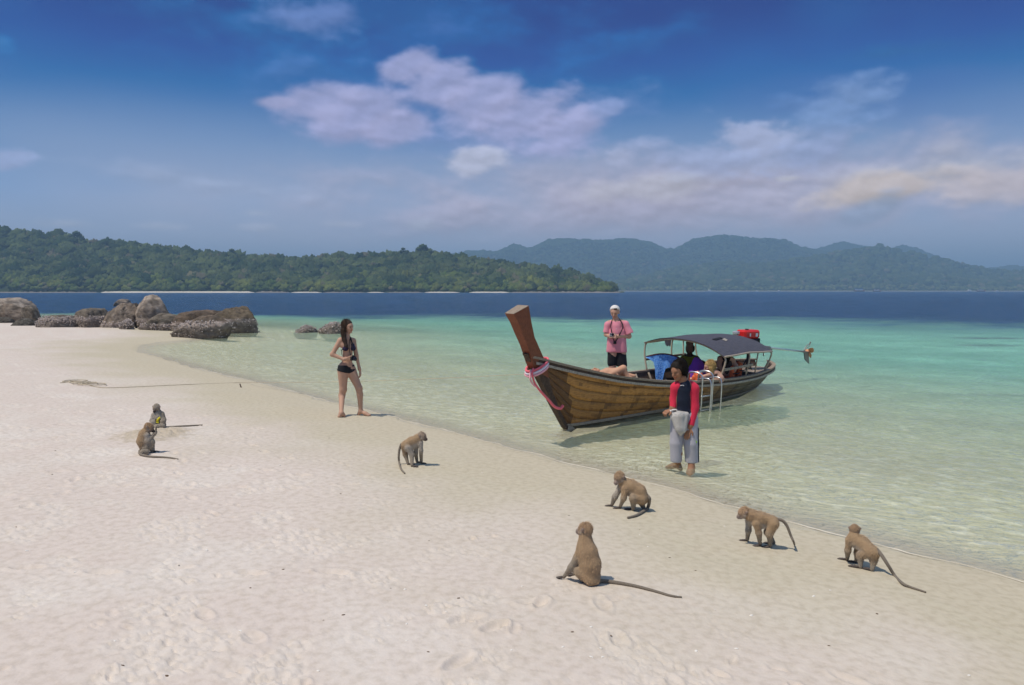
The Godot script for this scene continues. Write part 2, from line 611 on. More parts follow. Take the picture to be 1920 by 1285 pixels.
func materials() -> void:
	var grey := ramp([[0.0, Color(0.62, 0.62, 0.62)], [0.5, Color(0.88, 0.88, 0.88)], [1.0, Color(1, 1, 1)]])
	var soft := ramp([[0.0, Color(0.86, 0.86, 0.86)], [1.0, Color(1, 1, 1)]])
	var fine := tex(0.03, 5, 11)
	var grain := tex(0.09, 4, 12)
	var mottled := tex(0.012, 5, 13, 512, false, FastNoiseLite.TYPE_SIMPLEX_SMOOTH, grey)
	var speckle := tex(0.05, 4, 14, 512, false, FastNoiseLite.TYPE_SIMPLEX_SMOOTH, soft)
	var m := mat("sand", Color.WHITE, 0.95, true)
	m.metallic_specular = 0.25
	tri_tex(m, 0.45, tex(0.022, 6, 21, 1024), 0.5, tex(0.02, 6, 22, 1024, false, FastNoiseLite.TYPE_SIMPLEX_SMOOTH, ramp([[0.0, Color(0.9, 0.89, 0.87)], [0.5, Color(0.97, 0.965, 0.96)], [1.0, Color(1, 1, 1)]])), true)
	# water: the surface, and the colour that deepens beneath it
	m = mat("water", Color(0.25, 0.55, 0.55, 0.02), 0.05)
	m.transparency = BaseMaterial3D.TRANSPARENCY_ALPHA
	m.metallic_specular = 0.42
	m.normal_enabled = true
	m.normal_texture = tex(0.012, 4, 31, 1024, true, FastNoiseLite.TYPE_SIMPLEX_SMOOTH, null, 10.0, true)
	m.normal_scale = 1.5
	m.uv1_scale = Vector3(0.22, 0.42, 1)
	m = mat("water_body", Color.WHITE, 0.9, true)
	m.transparency = BaseMaterial3D.TRANSPARENCY_ALPHA
	m.specular_mode = BaseMaterial3D.SPECULAR_DISABLED
	m.heightmap_enabled = true
	m.heightmap_texture = tex(0.014, 4, 33, 1024, false, FastNoiseLite.TYPE_SIMPLEX_SMOOTH, null, 8.0, true)
	m.heightmap_scale = 9.0
	m.uv1_scale = Vector3(0.2, 0.45, 1)
	m = mat("foam", lin(0.62, 0.57, 0.47), 0.8)
	# living things
	m = mat("fur", Color.WHITE, 0.95, true)
	m.metallic_specular = 0.2
	m.rim_enabled = true
	m.rim = 0.25
	m.rim_tint = 0.5
	tri_tex(m, 9.0, tex(0.12, 4, 41), 0.5, speckle)
	m = mat("hairs", Color.WHITE, 0.9, true)
	m.metallic_specular = 0.25
	m.backlight_enabled = true
	m.backlight = Color(0.2, 0.2, 0.2)
	m = mat("skin", Color.WHITE, 0.6, true)
	m.metallic_specular = 0.35
	m = mat("hair", lin(0.012, 0.008, 0.006), 0.75)
	tri_tex(m, 14.0, grain, 0.3)
	m = mat("brown_hair", lin(0.045, 0.026, 0.016), 0.7)
	tri_tex(m, 14.0, grain, 0.3)
	m = mat("blond_hair", lin(0.42, 0.28, 0.11), 0.6)
	tri_tex(m, 14.0, grain, 0.3)
	for c in [["pink_cloth", lin(0.72, 0.26, 0.33)], ["black_cloth", lin(0.013, 0.014, 0.018)], ["navy_cloth", lin(0.012, 0.017, 0.035)], ["red_cloth", lin(0.66, 0.03, 0.07)], ["grey_cloth", lin(0.41, 0.40, 0.44)], ["white_cloth", lin(0.72, 0.69, 0.66)], ["olive_cloth", lin(0.24, 0.24, 0.02)], ["purple_cloth", lin(0.20, 0.05, 0.38)], ["maroon_cloth", lin(0.09, 0.012, 0.02)], ["orange_cloth", lin(0.75, 0.16, 0.06)], ["bag_cloth", lin(0.20, 0.20, 0.23)], ["dark_cloth", lin(0.05, 0.035, 0.035)], ["ribbon_pink", lin(0.82, 0.16, 0.20)], ["ribbon_white", lin(0.78, 0.72, 0.76)], ["ribbon_rose", lin(0.80, 0.40, 0.45)]]:
		m = mat(c[0], c[1], 0.9)
		m.rim_enabled = true
		m.rim = 0.2
		tri_tex(m, 4.0, fine, 0.45)
	m = mat("plastic_bag", lin(0.55, 0.53, 0.50), 0.45)
	m.backlight_enabled = true
	m.backlight = Color(0.35, 0.34, 0.33)
	tri_tex(m, 4.0, fine, 1.5)
	# batik: blue cloth printed with pale and dark figures
	m = mat("batik", Color.WHITE, 0.85)
	m.albedo_texture = tex(0.035, 3, 52, 512, false, FastNoiseLite.TYPE_CELLULAR, ramp([[0.0, Color(0.04, 0.08, 0.28)], [0.3, Color(0.07, 0.28, 0.72)], [0.42, Color(0.2, 0.55, 0.95)], [0.52, Color(0.75, 0.92, 1.0)], [0.62, Color(0.12, 0.4, 0.85)], [0.75, Color(0.65, 0.85, 1.0)], [1.0, Color(0.25, 0.2, 0.6)]]))
	m.backlight_enabled = true
	m.backlight = Color(0.25, 0.25, 0.25)
	m = mat("batik_bikini", Color.WHITE, 0.85)
	tri_tex(m, 9.0, null, 0.0, tex(0.04, 3, 53, 256, false, FastNoiseLite.TYPE_SIMPLEX_SMOOTH, ramp([[0.0, Color(0.03, 0.02, 0.07)], [0.5, Color(0.1, 0.07, 0.2)], [0.62, Color(0.4, 0.35, 0.5)], [0.75, Color(0.08, 0.06, 0.16)], [1.0, Color(0.05, 0.03, 0.1)]])))
	# boat
	var wood := tex(0.02, 5, 61, 512, false, FastNoiseLite.TYPE_SIMPLEX_SMOOTH, ramp([[0.0, Color(0.62, 0.58, 0.55)], [0.45, Color(0.9, 0.88, 0.86)], [1.0, Color(1, 1, 1)]]))
	m = mat("plank_wood", Color.WHITE, 0.5, true)
	tri_tex(m, 1.0, tex(0.03, 4, 62), 0.5, wood)
	m.uv1_scale = Vector3(3.0, 5.0, 0.7)
	m = mat("prow_wood", lin(0.25, 0.072, 0.034), 0.42)
	tri_tex(m, 1.0, null, 0.0, wood)
	m.uv1_scale = Vector3(6.0, 1.2, 6.0)
	m = mat("grey_wood", lin(0.40, 0.33, 0.265), 0.8)
	tri_tex(m, 2.0, fine, 0.6, mottled)
	m = mat("raw_wood", lin(0.42, 0.33, 0.25), 0.85)
	tri_tex(m, 4.0, fine, 0.6, mottled)
	m = mat("dark_wood", lin(0.105, 0.066, 0.046), 0.7)
	tri_tex(m, 2.0, fine, 0.6, mottled)
	m = mat("pale_paint", lin(0.50, 0.44, 0.37), 0.6)
	tri_tex(m, 3.0, fine, 0.5, mottled)
	m = mat("canopy", lin(0.085, 0.085, 0.11), 0.85)
	tri_tex(m, 1.2, tex(0.01, 4, 63), 3.0, speckle)
	m = mat("pole_paint", lin(0.42, 0.34, 0.26), 0.5)
	m = mat("steel", lin(0.62, 0.62, 0.63), 0.28, false, 0.85)
	m = mat("dull_metal", lin(0.30, 0.27, 0.24), 0.5, false, 0.5)
	m = mat("black_metal", lin(0.02, 0.02, 0.022), 0.5)
	m = mat("red_paint", lin(0.62, 0.02, 0.018), 0.35)
	m = mat("white_paint", lin(0.78, 0.78, 0.76), 0.45)
	m = mat("blue_paint", lin(0.05, 0.12, 0.42), 0.5)
	m = mat("brick_paint", lin(0.34, 0.14, 0.10), 0.7)
	m = mat("bronze", lin(0.50, 0.24, 0.13), 0.4, false, 0.6)
	m = mat("black_plastic", lin(0.012, 0.012, 0.014), 0.4)
	m = mat("silver_plastic", lin(0.42, 0.42, 0.43), 0.35)
	m = mat("glass_lens", lin(0.01, 0.01, 0.02), 0.08)
	m = mat("rope", lin(0.50, 0.43, 0.32), 0.95)
	m = mat("yellow_peel", lin(0.72, 0.60, 0.03), 0.6)
	m = mat("green_print", lin(0.22, 0.42, 0.04), 0.8)
	m = mat("white_print", lin(0.7, 0.7, 0.72), 0.8)
	# rock, shells and plants
	m = mat("granite", Color.WHITE, 0.92, true)
	tri_tex(m, 0.55, tex(0.02, 6, 71, 1024), 5.0, tex(0.014, 6, 72, 512, false, FastNoiseLite.TYPE_SIMPLEX_SMOOTH, ramp([[0.0, Color(0.62, 0.6, 0.58)], [0.4, Color(0.86, 0.84, 0.82)], [1.0, Color(1, 1, 1)]])), true)
	m = mat("oyster", Color.WHITE, 0.85, true)
	m = mat("shell", lin(0.74, 0.70, 0.64), 0.7)
	m = mat("dry_leaf", lin(0.12, 0.075, 0.045), 0.9)
	m = mat("foliage", Color.WHITE, 0.9, true)
	m.metallic_specular = 0.15
	m = mat("foliage_dark", lin(0.035, 0.06, 0.022), 0.9)
	m = mat("bark", lin(0.22, 0.19, 0.15), 0.9)
	m = mat("hill", Color.WHITE, 0.95, true)
	m.metallic_specular = 0.1
	m = mat("pale_shore", lin(0.34, 0.31, 0.22), 0.95)
	m = mat("far_sand", lin(0.58, 0.53, 0.44), 0.95)

# ---------- sky ----------
var cloud_noise: FastNoiseLite
var cloud_soft: FastNoiseLite
var clouds := []

func srgb(r: float, g: float, b: float) -> Vector3:
	var c := Color(r / 255.0, g / 255.0, b / 255.0).srgb_to_linear()
	return Vector3(c.r, c.g, c.b)

var sky_stops := []

const AIR := 0.00034            # haze per metre
const AIR_TOP := 290.0          # the height it reaches
const AIR_LIGHT := Vector3(0.150, 0.235, 0.385)
const EXPOSURE := 1.05

func sky_at(az: float, el: float, full: bool) -> Color:       # degrees
	var c: Vector3 = sky_stops[0][1]
	for i in sky_stops.size() - 1:
		if el >= sky_stops[i][0]:
			c = (sky_stops[i][1] as Vector3).lerp(sky_stops[i + 1][1], clampf((el - sky_stops[i][0]) / (sky_stops[i + 1][0] - sky_stops[i][0]), 0.0, 1.0))
	var a := deg_to_rad(az)
	var e := deg_to_rad(el)
	var d := Vector3(sin(a) * cos(e), sin(e) * 2.2, -cos(a) * cos(e))
	var veil := cloud_soft.get_noise_3dv(d * 1.3) * 0.5 + 0.5
	var band := ss(17.0, 5.0, el) * ss(0.15, 0.65, veil + 0.004 * az) * 0.6
	c = c.lerp(srgb(158, 168, 194), band * ss(1.0, 4.0, el))
	var hi := ss(0.48, 0.86, cloud_soft.get_noise_3dv(d * 2.1 + Vector3(7, 3, 1)) * 0.5 + 0.5) * ss(6.0, 14.0, el) * ss(90.0, 70.0, el)
	c = c.lerp(srgb(95, 120, 180), hi * 0.4)
	var n := cloud_noise.get_noise_3dv(d * 8.5)
	var n2 := cloud_noise.get_noise_3dv(d * 8.5 + Vector3(-0.05, 0.13, 0.02))
	if full:
		for k in clouds:
			var dx: float = az - k[0]
			var dy: float = el - k[1]
			if absf(dx) > k[2] * 1.7 + 1.0 or absf(dy) > k[2] * 0.8 + k[3] * 1.7 + 1.0:
				continue
			var u: float = (dx * k[4] - dy * k[5]) / k[2]
			var v: float = (dx * k[5] + dy * k[4]) / k[3]
			if v < 0.0:
				v *= k[9]
			var r := u * u + v * v
			var den := ss(0.0, k[8], 1.0 - sqrt(r) + n * k[7])
			if den > 0.0:
				var lit := clampf(0.45 + (n - n2) * 1.5 + v * 0.3, 0.0, 1.0)
				c = c.lerp((k[6] as Vector3) * (0.88 + 0.24 * lit), den * k[10])
	else:
		var den := ss(0.12, 0.5, n) * ss(0.5, 4.0, el)
		c = c.lerp(srgb(160, 170, 204), den * 0.5)
	# what the lower air in front of it will add and take is taken out again
	var through := exp(-minf(AIR * AIR_TOP / maxf(sin(e), 0.001), 0.9))
	c = (c / EXPOSURE - AIR_LIGHT * (1.0 - through)) / through
	return Color(maxf(c.x, 0.004), maxf(c.y, 0.012), maxf(c.z, 0.05))

func cloud(px: float, py: float, rx: float, ry: float, turn: float, col: Vector3, alpha: float, rough := 1.0, edge := 0.5, under := 1.0) -> void:
	var r := ray(px, py)
	var t := deg_to_rad(-turn)
	var per := 25.1
	clouds.append([rad_to_deg(atan2(r.x, -r.z)), rad_to_deg(asin(r.y / r.length())), rx / per, ry / per, cos(t), sin(t), col, rough, edge, under, alpha])

func make_sky() -> Sky:
	cloud_noise = noise(FastNoiseLite.TYPE_SIMPLEX_SMOOTH, 1.0, 7, 5)
	cloud_noise.fractal_gain = 0.56
	cloud_soft = noise(FastNoiseLite.TYPE_SIMPLEX_SMOOTH, 1.0, 4, 8)
	sky_stops = [[-1.0, srgb(150, 166, 192)], [1.0, srgb(150, 166, 192)], [4.0, srgb(142, 163, 196)], [7.0, srgb(120, 152, 195)], [10.0, srgb(90, 135, 187)], [13.0, srgb(54, 112, 174)], [16.0, srgb(20, 96, 162)], [19.0, srgb(0, 84, 146)], [23.0, srgb(0, 82, 143)], [34.0, srgb(86, 132, 180)], [55.0, srgb(146, 168, 198)], [90.0, srgb(158, 177, 204)]]
	var lilac := srgb(158, 164, 203)
	var warm := srgb(176, 173, 186)
	var cream := srgb(182, 177, 183)
	# veils first, then the heaped clouds
	cloud(1380, 345, 980, 95, 0, srgb(166, 168, 193), 0.95, 0.4, 0.95)
	cloud(1150, 405, 820, 80, 1, srgb(161, 164, 190), 0.8, 0.4, 1.0)
	cloud(540, 110, 340, 120, -14, srgb(92, 128, 186), 0.55, 0.9, 1.3)
	cloud(900, 70, 280, 65, 6, srgb(82, 118, 182), 0.55, 1.0, 1.2)
	cloud(610, 25, 120, 66, 5, srgb(116, 140, 195), 0.65, 0.8, 1.0)
	cloud(1120, 105, 260, 46, 14, srgb(78, 116, 178), 0.55, 0.9, 1.2)
	cloud(1720, 92, 190, 16, 0, srgb(74, 116, 168), 0.5, 0.9, 1.2)
	cloud(420, 345, 360, 30, -6, srgb(150, 165, 196), 0.6, 0.7, 1.2)
	cloud(985, 245, 290, 70, 12, srgb(132, 152, 200), 0.6, 0.8, 1.1)
	for k in [[522, 191, 46, 13, 4], [590, 185, 95, 40, 12], [668, 208, 120, 46, 16], [742, 236, 86, 32, 14]]:
		cloud(k[0], k[1], k[2], k[3], k[4], lilac, 0.8, 0.5, 0.55, 0.75)
	for k in [[760, 122, 76, 30, 20], [825, 150, 92, 44, 22], [905, 185, 100, 52, 22], [985, 218, 130, 58, 12], [1062, 238, 100, 48, 8]]:
		cloud(k[0], k[1], k[2], k[3], k[4], lilac * 1.03, 0.8, 0.5, 0.6, 0.75)
	cloud(1140, 203, 42, 20, 10, srgb(140, 158, 204), 0.7, 0.8, 0.7)
	cloud(885, 300, 80, 28, 8, srgb(174, 182, 208), 0.92, 0.75, 0.5, 0.6)
	cloud(1160, 300, 36, 22, 0, srgb(164, 174, 206), 0.75, 0.8, 0.6)
	cloud(1420, 268, 96, 44, -12, srgb(160, 172, 206), 0.92, 0.8, 0.55, 0.6)
	cloud(1330, 290, 150, 42, -10, srgb(150, 165, 202), 0.75, 0.8, 0.7, 0.7)
	cloud(1520, 290, 130, 42, 8, srgb(142, 160, 200), 0.7, 0.9, 0.8, 0.7)
	cloud(1595, 190, 100, 46, 10, srgb(124, 152, 198), 0.75, 0.9, 0.7)
	cloud(1480, 193, 44, 18, 0, srgb(98, 132, 186), 0.55, 0.9, 0.8)
	cloud(1745, 325, 300, 50, 3, srgb(170, 176, 194), 0.75, 0.7, 0.9)
	cloud(1675, 350, 170, 40, 4, cream, 0.9, 0.65, 0.6, 1.2)
	cloud(1850, 345, 150, 44, 0, warm, 0.8, 0.7, 0.7, 1.1)
	cloud(1220, 350, 190, 34, 0, srgb(172, 175, 190), 0.6, 0.8, 0.9)
	cloud(1480, 335, 34, 9, 0, srgb(176, 180, 196), 0.7, 0.8, 0.6)
	cloud(1640, 392, 80, 24, 20, srgb(138, 156, 186), 0.7, 0.8, 0.7)
	cloud(18, 300, 50, 20, 16, srgb(150, 167, 206), 0.8, 0.7, 0.6)
	cloud(0, 75, 24, 22, 0, srgb(80, 130, 188), 0.6, 0.9, 0.8)
	for k in [[130, 420, 70], [295, 424, 60], [490, 428, 65], [640, 422, 56], [790, 424, 36], [480, 400, 40]]:
		cloud(k[0], k[1], k[2], 14, 0, srgb(164, 174, 198), 0.55, 0.8, 0.9, 1.4)
	var wide := 4096
	var img := Image.create(512, 256, false, Image.FORMAT_RGBF)
	for y in 256:
		var el := 90.0 - (y + 0.5) / 256.0 * 180.0
		if el < -2.0:
			img.fill_rect(Rect2i(0, y, 512, 256 - y), Color(0.22, 0.25, 0.30))
			break
		for x in 512:
			var az := wrapf((x + 0.5) / 512.0 * 360.0, -180.0, 180.0)
			img.set_pixel(x, y, sky_at(az, maxf(el, 0.0), absf(az) < 45.0))
	img.resize(wide, wide / 2, Image.INTERPOLATE_BILINEAR)
	var px := wide / 360.0
	for y in range(int((90.0 - 24.0) * px), int((90.0 + 0.5) * px)):
		var el := 90.0 - (y + 0.5) / px
		for x in range(-int(38.0 * px), int(38.0 * px)):
			img.set_pixel(posmod(x, wide), y, sky_at((x + 0.5) / px, maxf(el, 0.0), true))
	var p := PanoramaSkyMaterial.new()
	p.panorama = ImageTexture.create_from_image(img)
	var s := Sky.new()
	s.sky_material = p
	return s

# ---------- sand and sea ----------
func rings(radii: PackedFloat32Array, front: float, dense: int, rest: int) -> Array:   # an area of ground about the origin, closer meshed where it is near
	var dirs := PackedVector2Array()
	for i in dense:
		var a := deg_to_rad(lerpf(-front, front, float(i) / dense))
		dirs.append(Vector2(sin(a), -cos(a)))
	for i in rest:
		var a := deg_to_rad(lerpf(front, 360.0 - front, float(i) / rest))
		dirs.append(Vector2(sin(a), -cos(a)))
	return [dirs, radii]

func ring_index(n: int, rows: int) -> PackedInt32Array:
	var idx := PackedInt32Array()
	idx.resize((rows - 1) * n * 6)
	var w := 0
	for r in rows - 1:
		for k in n:
			var k2 := (k + 1) % n
			var a := r * n + k
			var b := r * n + k2
			var c := a + n
			var d := b + n
			idx[w] = a; idx[w + 1] = c; idx[w + 2] = b
			idx[w + 3] = b; idx[w + 4] = c; idx[w + 5] = d
			w += 6
	return idx

func make_prints() -> void:
	var r := RandomNumberGenerator.new()
	r.seed = 77
	var add := func(x: float, z: float, a: float, l: float, w: float, d: float) -> void:
		var q := [x, z, cos(a), sin(a), l, w, d]
		for i in range(floori((x - 0.3) * 2.0), floori((x + 0.3) * 2.0) + 1):
			for j in range(floori((z - 0.3) * 2.0), floori((z + 0.3) * 2.0) + 1):
				var key := Vector2i(i, j)
				if not prints.has(key):
					prints[key] = []
				prints[key].append(q)
	for i in 46:                      # walked lines of footprints
		var p := Vector2(r.randf_range(-11.0, 3.0), r.randf_range(-15.0, -2.5))
		var a := r.randf_range(0.0, TAU)
		for s in r.randi_range(3, 9):
			if shore_side(p.x, p.y) > 2.6:
				add.call(p.x, p.y, a + r.randf_range(-0.2, 0.2), r.randf_range(0.09, 0.13), r.randf_range(0.04, 0.055), r.randf_range(0.010, 0.02))
			p += Vector2(cos(a), sin(a)) * r.randf_range(0.5, 0.7) + Vector2(-sin(a), cos(a)) * (0.1 if s % 2 else -0.1)
			a += r.randf_range(-0.12, 0.12)
	for i in 620:                     # paw prints and scuffs
		var p := Vector2(r.randf_range(-12.0, 4.0), r.randf_range(-16.0, -2.2))
		var s := shore_side(p.x, p.y)
		if s > 1.8 and r.randf() < 0.25 + 0.75 * trampled(p.x, p.y, s):
			for k in r.randi_range(1, 4):
				add.call(p.x + r.randf_range(-0.2, 0.2), p.y + r.randf_range(-0.2, 0.2), r.randf_range(0.0, TAU), r.randf_range(0.03, 0.07), r.randf_range(0.018, 0.035), r.randf_range(0.006, 0.016))

func make_ground() -> void:
	var radii := PackedFloat32Array([0.0, 1.2, 2.2, 2.8])
	var r := 3.05
	while r < 42.0:
		radii.append(r)
		r *= 1.0047 if r < 18.0 else 1.012
	while r < 7000.0:
		radii.append(r)
		r *= 1.09
	var g := rings(radii, 38.0, 560, 40)
	var dirs: PackedVector2Array = g[0]
	var n := dirs.size()
	var v := PackedVector3Array()
	var c := PackedColorArray()
	var dry := Color(0.655, 0.575, 0.51)
	var pale := Color(0.70, 0.64, 0.58)
	var damp := Color(0.54, 0.485, 0.365)
	var heap := Color(0.47, 0.40, 0.30)
	var bed := Color(0.67, 0.63, 0.46)
	for row in radii.size():
		for k in n:
			var x := dirs[k].x * radii[row]
			var z := dirs[k].y * radii[row]
			var far := radii[row] > 160.0
			var s := -(radii[row] - 40.0) if far else shore_side(x, z)
			var h := maxf(profile(s), -12.0)
			if not far:
				h += n_big.get_noise_2d(x, z) * 0.02
			var col := dry
			if s > 0.0:
				if radii[row] < 45.0:
					h += ground_detail(x, z, s)
				var wet := ss(4.4, 1.0, s + n_mid.get_noise_2d(x * 0.35, z * 0.35) * 1.3)
				var t := trampled(x, z, s)
				col = dry.lerp(pale, clampf(t * 0.4 + ss(0.1, 0.5, n_mid.get_noise_2d(x * 0.4 + 60.0, z * 0.4)) * 0.5, 0.0, 1.0)).lerp(damp, wet * 0.95)
				var m := Vector2(x + 5.35, (z + 11.35) * 0.75).length()
				col = col.lerp(heap, ss(0.62, 0.35, m + 0.25 * n_fine.get_noise_2d(x, z)) * 0.75)
				if s < 0.16 + 0.05 * n_mid.get_noise_2d(x * 2.0, z * 2.0):
					col = col.lerp(damp * 0.93, 0.6)
			else:
				if radii[row] < 45.0:
					h += ground_detail(x, z, s)
				col = damp.lerp(bed, ss(0.0, -1.2, s))
				var caustic_line := ss(-0.50, -0.24, n_cell.get_noise_2d(x * 1.3 + 0.8 * z, z * 2.0 - x * 0.9)) * ss(-0.3, -1.5, s)      # net of caustic light, painted into the seabed colour as paler lines
				col = (col * 0.93).lerp(Color(0.86, 0.84, 0.70), 0.75 * caustic_line)
			col.a = 1.0
			v.append(Vector3(x, h, z))
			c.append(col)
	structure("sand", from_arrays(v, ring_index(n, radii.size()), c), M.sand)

func deep_side(x: float, z: float) -> float:        # metres beyond the edge where the bottom drops away
	return -z - 60.0 + 0.22 * x + 9.0 * n_big.get_noise_2d(x * 0.12, z * 0.12)

func water_uv(x: float, z: float) -> Vector2:         # along the crests and across them, wandering a little
	var w := Vector2(n_mid.get_noise_2d(x * 0.16, z * 0.16), n_mid.get_noise_2d(x * 0.16 + 50.0, z * 0.16 + 20.0)) * 0.9
	return Vector2(0.80 * x + 0.60 * z + w.x, -0.60 * x + 0.80 * z + w.y)

func make_sea() -> void:
	# the surface
	var radii := PackedFloat32Array([2.0])
	var r := 4.2
	while r < 60.0:
		radii.append(r)
		r *= 1.0075
	while r < 7500.0:
		radii.append(r)
		r *= 1.06
	var g := rings(radii, 40.0, 520, 40)
	var dirs: PackedVector2Array = g[0]
	var n := dirs.size()
	var v := PackedVector3Array()
	var uv := PackedVector2Array()
	var crest := Vector2(0.80, 0.60)
	for row in radii.size():
		for k in n:
			var x := dirs[k].x * radii[row]
			var z := dirs[k].y * radii[row]
			var h := 0.0
			if radii[row] < 140.0:
				var p := Vector2(x, z)
				var a := p.dot(crest)
				var b := p.dot(Vector2(-crest.y, crest.x))
				var calm := ss(0.0, -2.0, profile_side(x, z))
				h = calm * (0.011 * n_wave.get_noise_2d(a * 0.9, b * 2.2) + 0.007 * n_wave.get_noise_2d(a * 2.6 + 30.0, b * 5.0)) * ss(140.0, 60.0, radii[row])
			v.append(Vector3(x, h, z))
			uv.append(water_uv(x, z))
	structure("water", from_arrays(v, ring_index(n, radii.size()), PackedColorArray(), uv), M.water)
	# its colour: clear at the edge, turquoise over the shallows, navy where the bottom drops away
	radii = PackedFloat32Array([2.0])
	r = 4.2
	while r < 140.0:
		radii.append(r)
		r *= 1.016
	while r < 7600.0:
		radii.append(r)
		r *= 1.12
	g = rings(radii, 40.0, 300, 40)
	dirs = g[0]
	n = dirs.size()
	v = PackedVector3Array()
	uv = PackedVector2Array()
	var c := PackedColorArray()
	var green := Color(0.70, 0.79, 0.50)
	var turq := Color(0.33, 0.70, 0.52)
	var navy := Color(0.035, 0.085, 0.19)
	var reef := Color(0.165, 0.20, 0.21)
	for row in radii.size():
		for k in n:
			var x := dirs[k].x * radii[row]
			var z := dirs[k].y * radii[row]
			var s := profile_side(x, z)
			if s < -0.6 and radii[row] < 120.0:             # soften the creases of the distance
				var o := minf(-s * 0.35, 5.0)
				s = (s * 2.0 + profile_side(x + o, z) + profile_side(x - o, z) + profile_side(x, z + o) + profile_side(x, z - o)) / 6.0
			s += 0.12 * minf(-s, 3.0) * n_mid.get_noise_2d(x * 0.22, z * 0.22)
			var d := maxf(0.0, -profile(s))
			var a := 0.93 * (1.0 - exp(-d * 1.5))
			var col := green.lerp(turq, ss(0.15, 1.15, d))
			var blotch := ss(0.15, 0.5, n_big.get_noise_2d(x * 0.09 + 31.0, z * 0.22)) * ss(1.2, 2.0, d)
			for q in [[16.5, -32.6, 4.0, 2.9], [12.6, -31.6, 1.6, 0.9], [-7.7, -47.0, 4.6, 3.4], [-4.9, -39.0, 2.6, 1.1], [-1.5, -45.0, 2.5, 1.0], [12.0, -30.3, 0.9, 0.5], [11.2, -17.4, 1.2, 0.25], [20.5, -33.5, 1.6, 0.7], [24.0, -38.5, 2.5, 0.7]]:
				var e := Vector2((x - q[0]) / q[2], (z - q[1]) / q[3]).length() + 0.45 * n_big.get_noise_2d(x * 0.6, z * 1.6)
				blotch = maxf(blotch * 0.7, ss(1.1, 0.5, e))
			col = col.lerp(reef, blotch * 0.72)
			var ruffle := n_mid.get_noise_2d(x * 0.10 + z * 0.05, z * 0.42) + 0.6 * n_mid.get_noise_2d(x * 0.35, z * 1.3)
			var deep := ss(-7.0 - 13.0 * ss(4.0, 26.0, x), 15.0, deep_side(x, z) + 8.0 * ruffle)
			deep = maxf(deep, 0.5 * ss(-26.0, -2.0, deep_side(x, z) + 4.0 * ruffle) * ss(4.0, 26.0, x))
			col = col.lerp(navy * (1.0 + 0.28 * ruffle * ss(900.0, 60.0, -z)), deep) * (1.0 + 0.06 * ruffle * ss(-12.0, -30.0, z))
			col.a = lerpf(a, 1.0, deep)
			v.append(Vector3(x, -0.04, z))
			c.append(col)
			uv.append(water_uv(x, z))
	var o := structure("water_depths", from_arrays(v, ring_index(n, radii.size()), c, uv), M.water_body)
	o.name = "water_depths"

func profile_side(x: float, z: float) -> float:
	return shore_side(x, z) if x * x + z * z < 26000.0 else -sqrt(x * x + z * z) + 40.0

func make_foam() -> void:                          # the thin lip of foam where the water runs out on the sand
	var st := stm()
	var rows := []
	var pts := []
	for i in shore.size():
		if shore[i].y > -24.0 and shore[i].y < -4.0 and shore[i].x < 6.0:
			pts.append(Vector3(shore[i].x, 0, shore[i].y))
	var line := spline(pts, 40)
	for i in range(1, line.size() - 1):
		var d := (line[i + 1] - line[i - 1]).normalized()
		var out := Vector3(-d.z, 0, d.x)
		var w := 0.0015 + 0.02 * maxf(0.0, n_mid.get_noise_2d(i * 0.21, 3.0) + 0.12)
		var p := line[i] + out * (0.10 * n_mid.get_noise_2d(line[i].x * 1.2, line[i].z * 1.2))
		var row := PackedVector3Array()
		for k in 5:
			var t := k / 4.0 * 2.0 - 1.0
			var q := p + out * t * w
			q.y = maxf(ground(q.x, q.z), -0.004) + 0.004 + 0.006 * (1.0 - t * t)
			row.append(q)
		rows.append(row)
	sheet(st, rows)
	structure("foam", done(st), M.foam).set_meta("kind", "stuff")

# ---------- far land ----------
func table(x: float, pts: Array) -> float:
	if x <= pts[0][0]:
		return pts[0][1]
	for i in pts.size() - 1:
		if x <= pts[i + 1][0]:
			var t: float = (x - pts[i][0]) / (pts[i + 1][0] - pts[i][0])
			return lerpf(pts[i][1], pts[i + 1][1], t * t * (3.0 - 2.0 * t) * 0.5 + t * 0.5)
	return pts[-1][1]

# a ridge whose height runs as a table of [bearing in picture points, rise in picture points]
class Land:
	var near := 0.0
	var crest := 0.0
	var back := 0.0
	var pts := []
	var canopy := 0.0
	var spur := 0.3
	var wob := 0.0
	var nz: FastNoiseLite

func land_point(l: Land, bx: float, t: float) -> Vector3:     # t 0 at the shore, 1 on the crest, 2 behind
	var d := lerpf(l.near, l.crest, t) if t <= 1.0 else lerpf(l.crest, l.back, t - 1.0)
	d += l.wob * l.nz.get_noise_2d(bx * 0.012, 5.0) * (1.0 - clampf(t, 0.0, 1.0))
	var x := (bx - 960.0) / F * d
	var top := maxf(0.0, table(bx, l.pts) / F * l.crest + EYE - l.canopy)
	var rise := 0.0
	if t <= 1.0:
		rise = pow(t, 0.85) * (1.0 - l.spur * sin(PI * t) * (0.5 + 0.9 * l.nz.get_noise_2d(bx * 0.022 + t * 0.8, t * 1.2)))
	else:
		rise = maxf(0.0, 1.0 - (t - 1.0))
	return Vector3(x, top * rise + 0.4 * minf(t * 30.0, 1.0), -d)

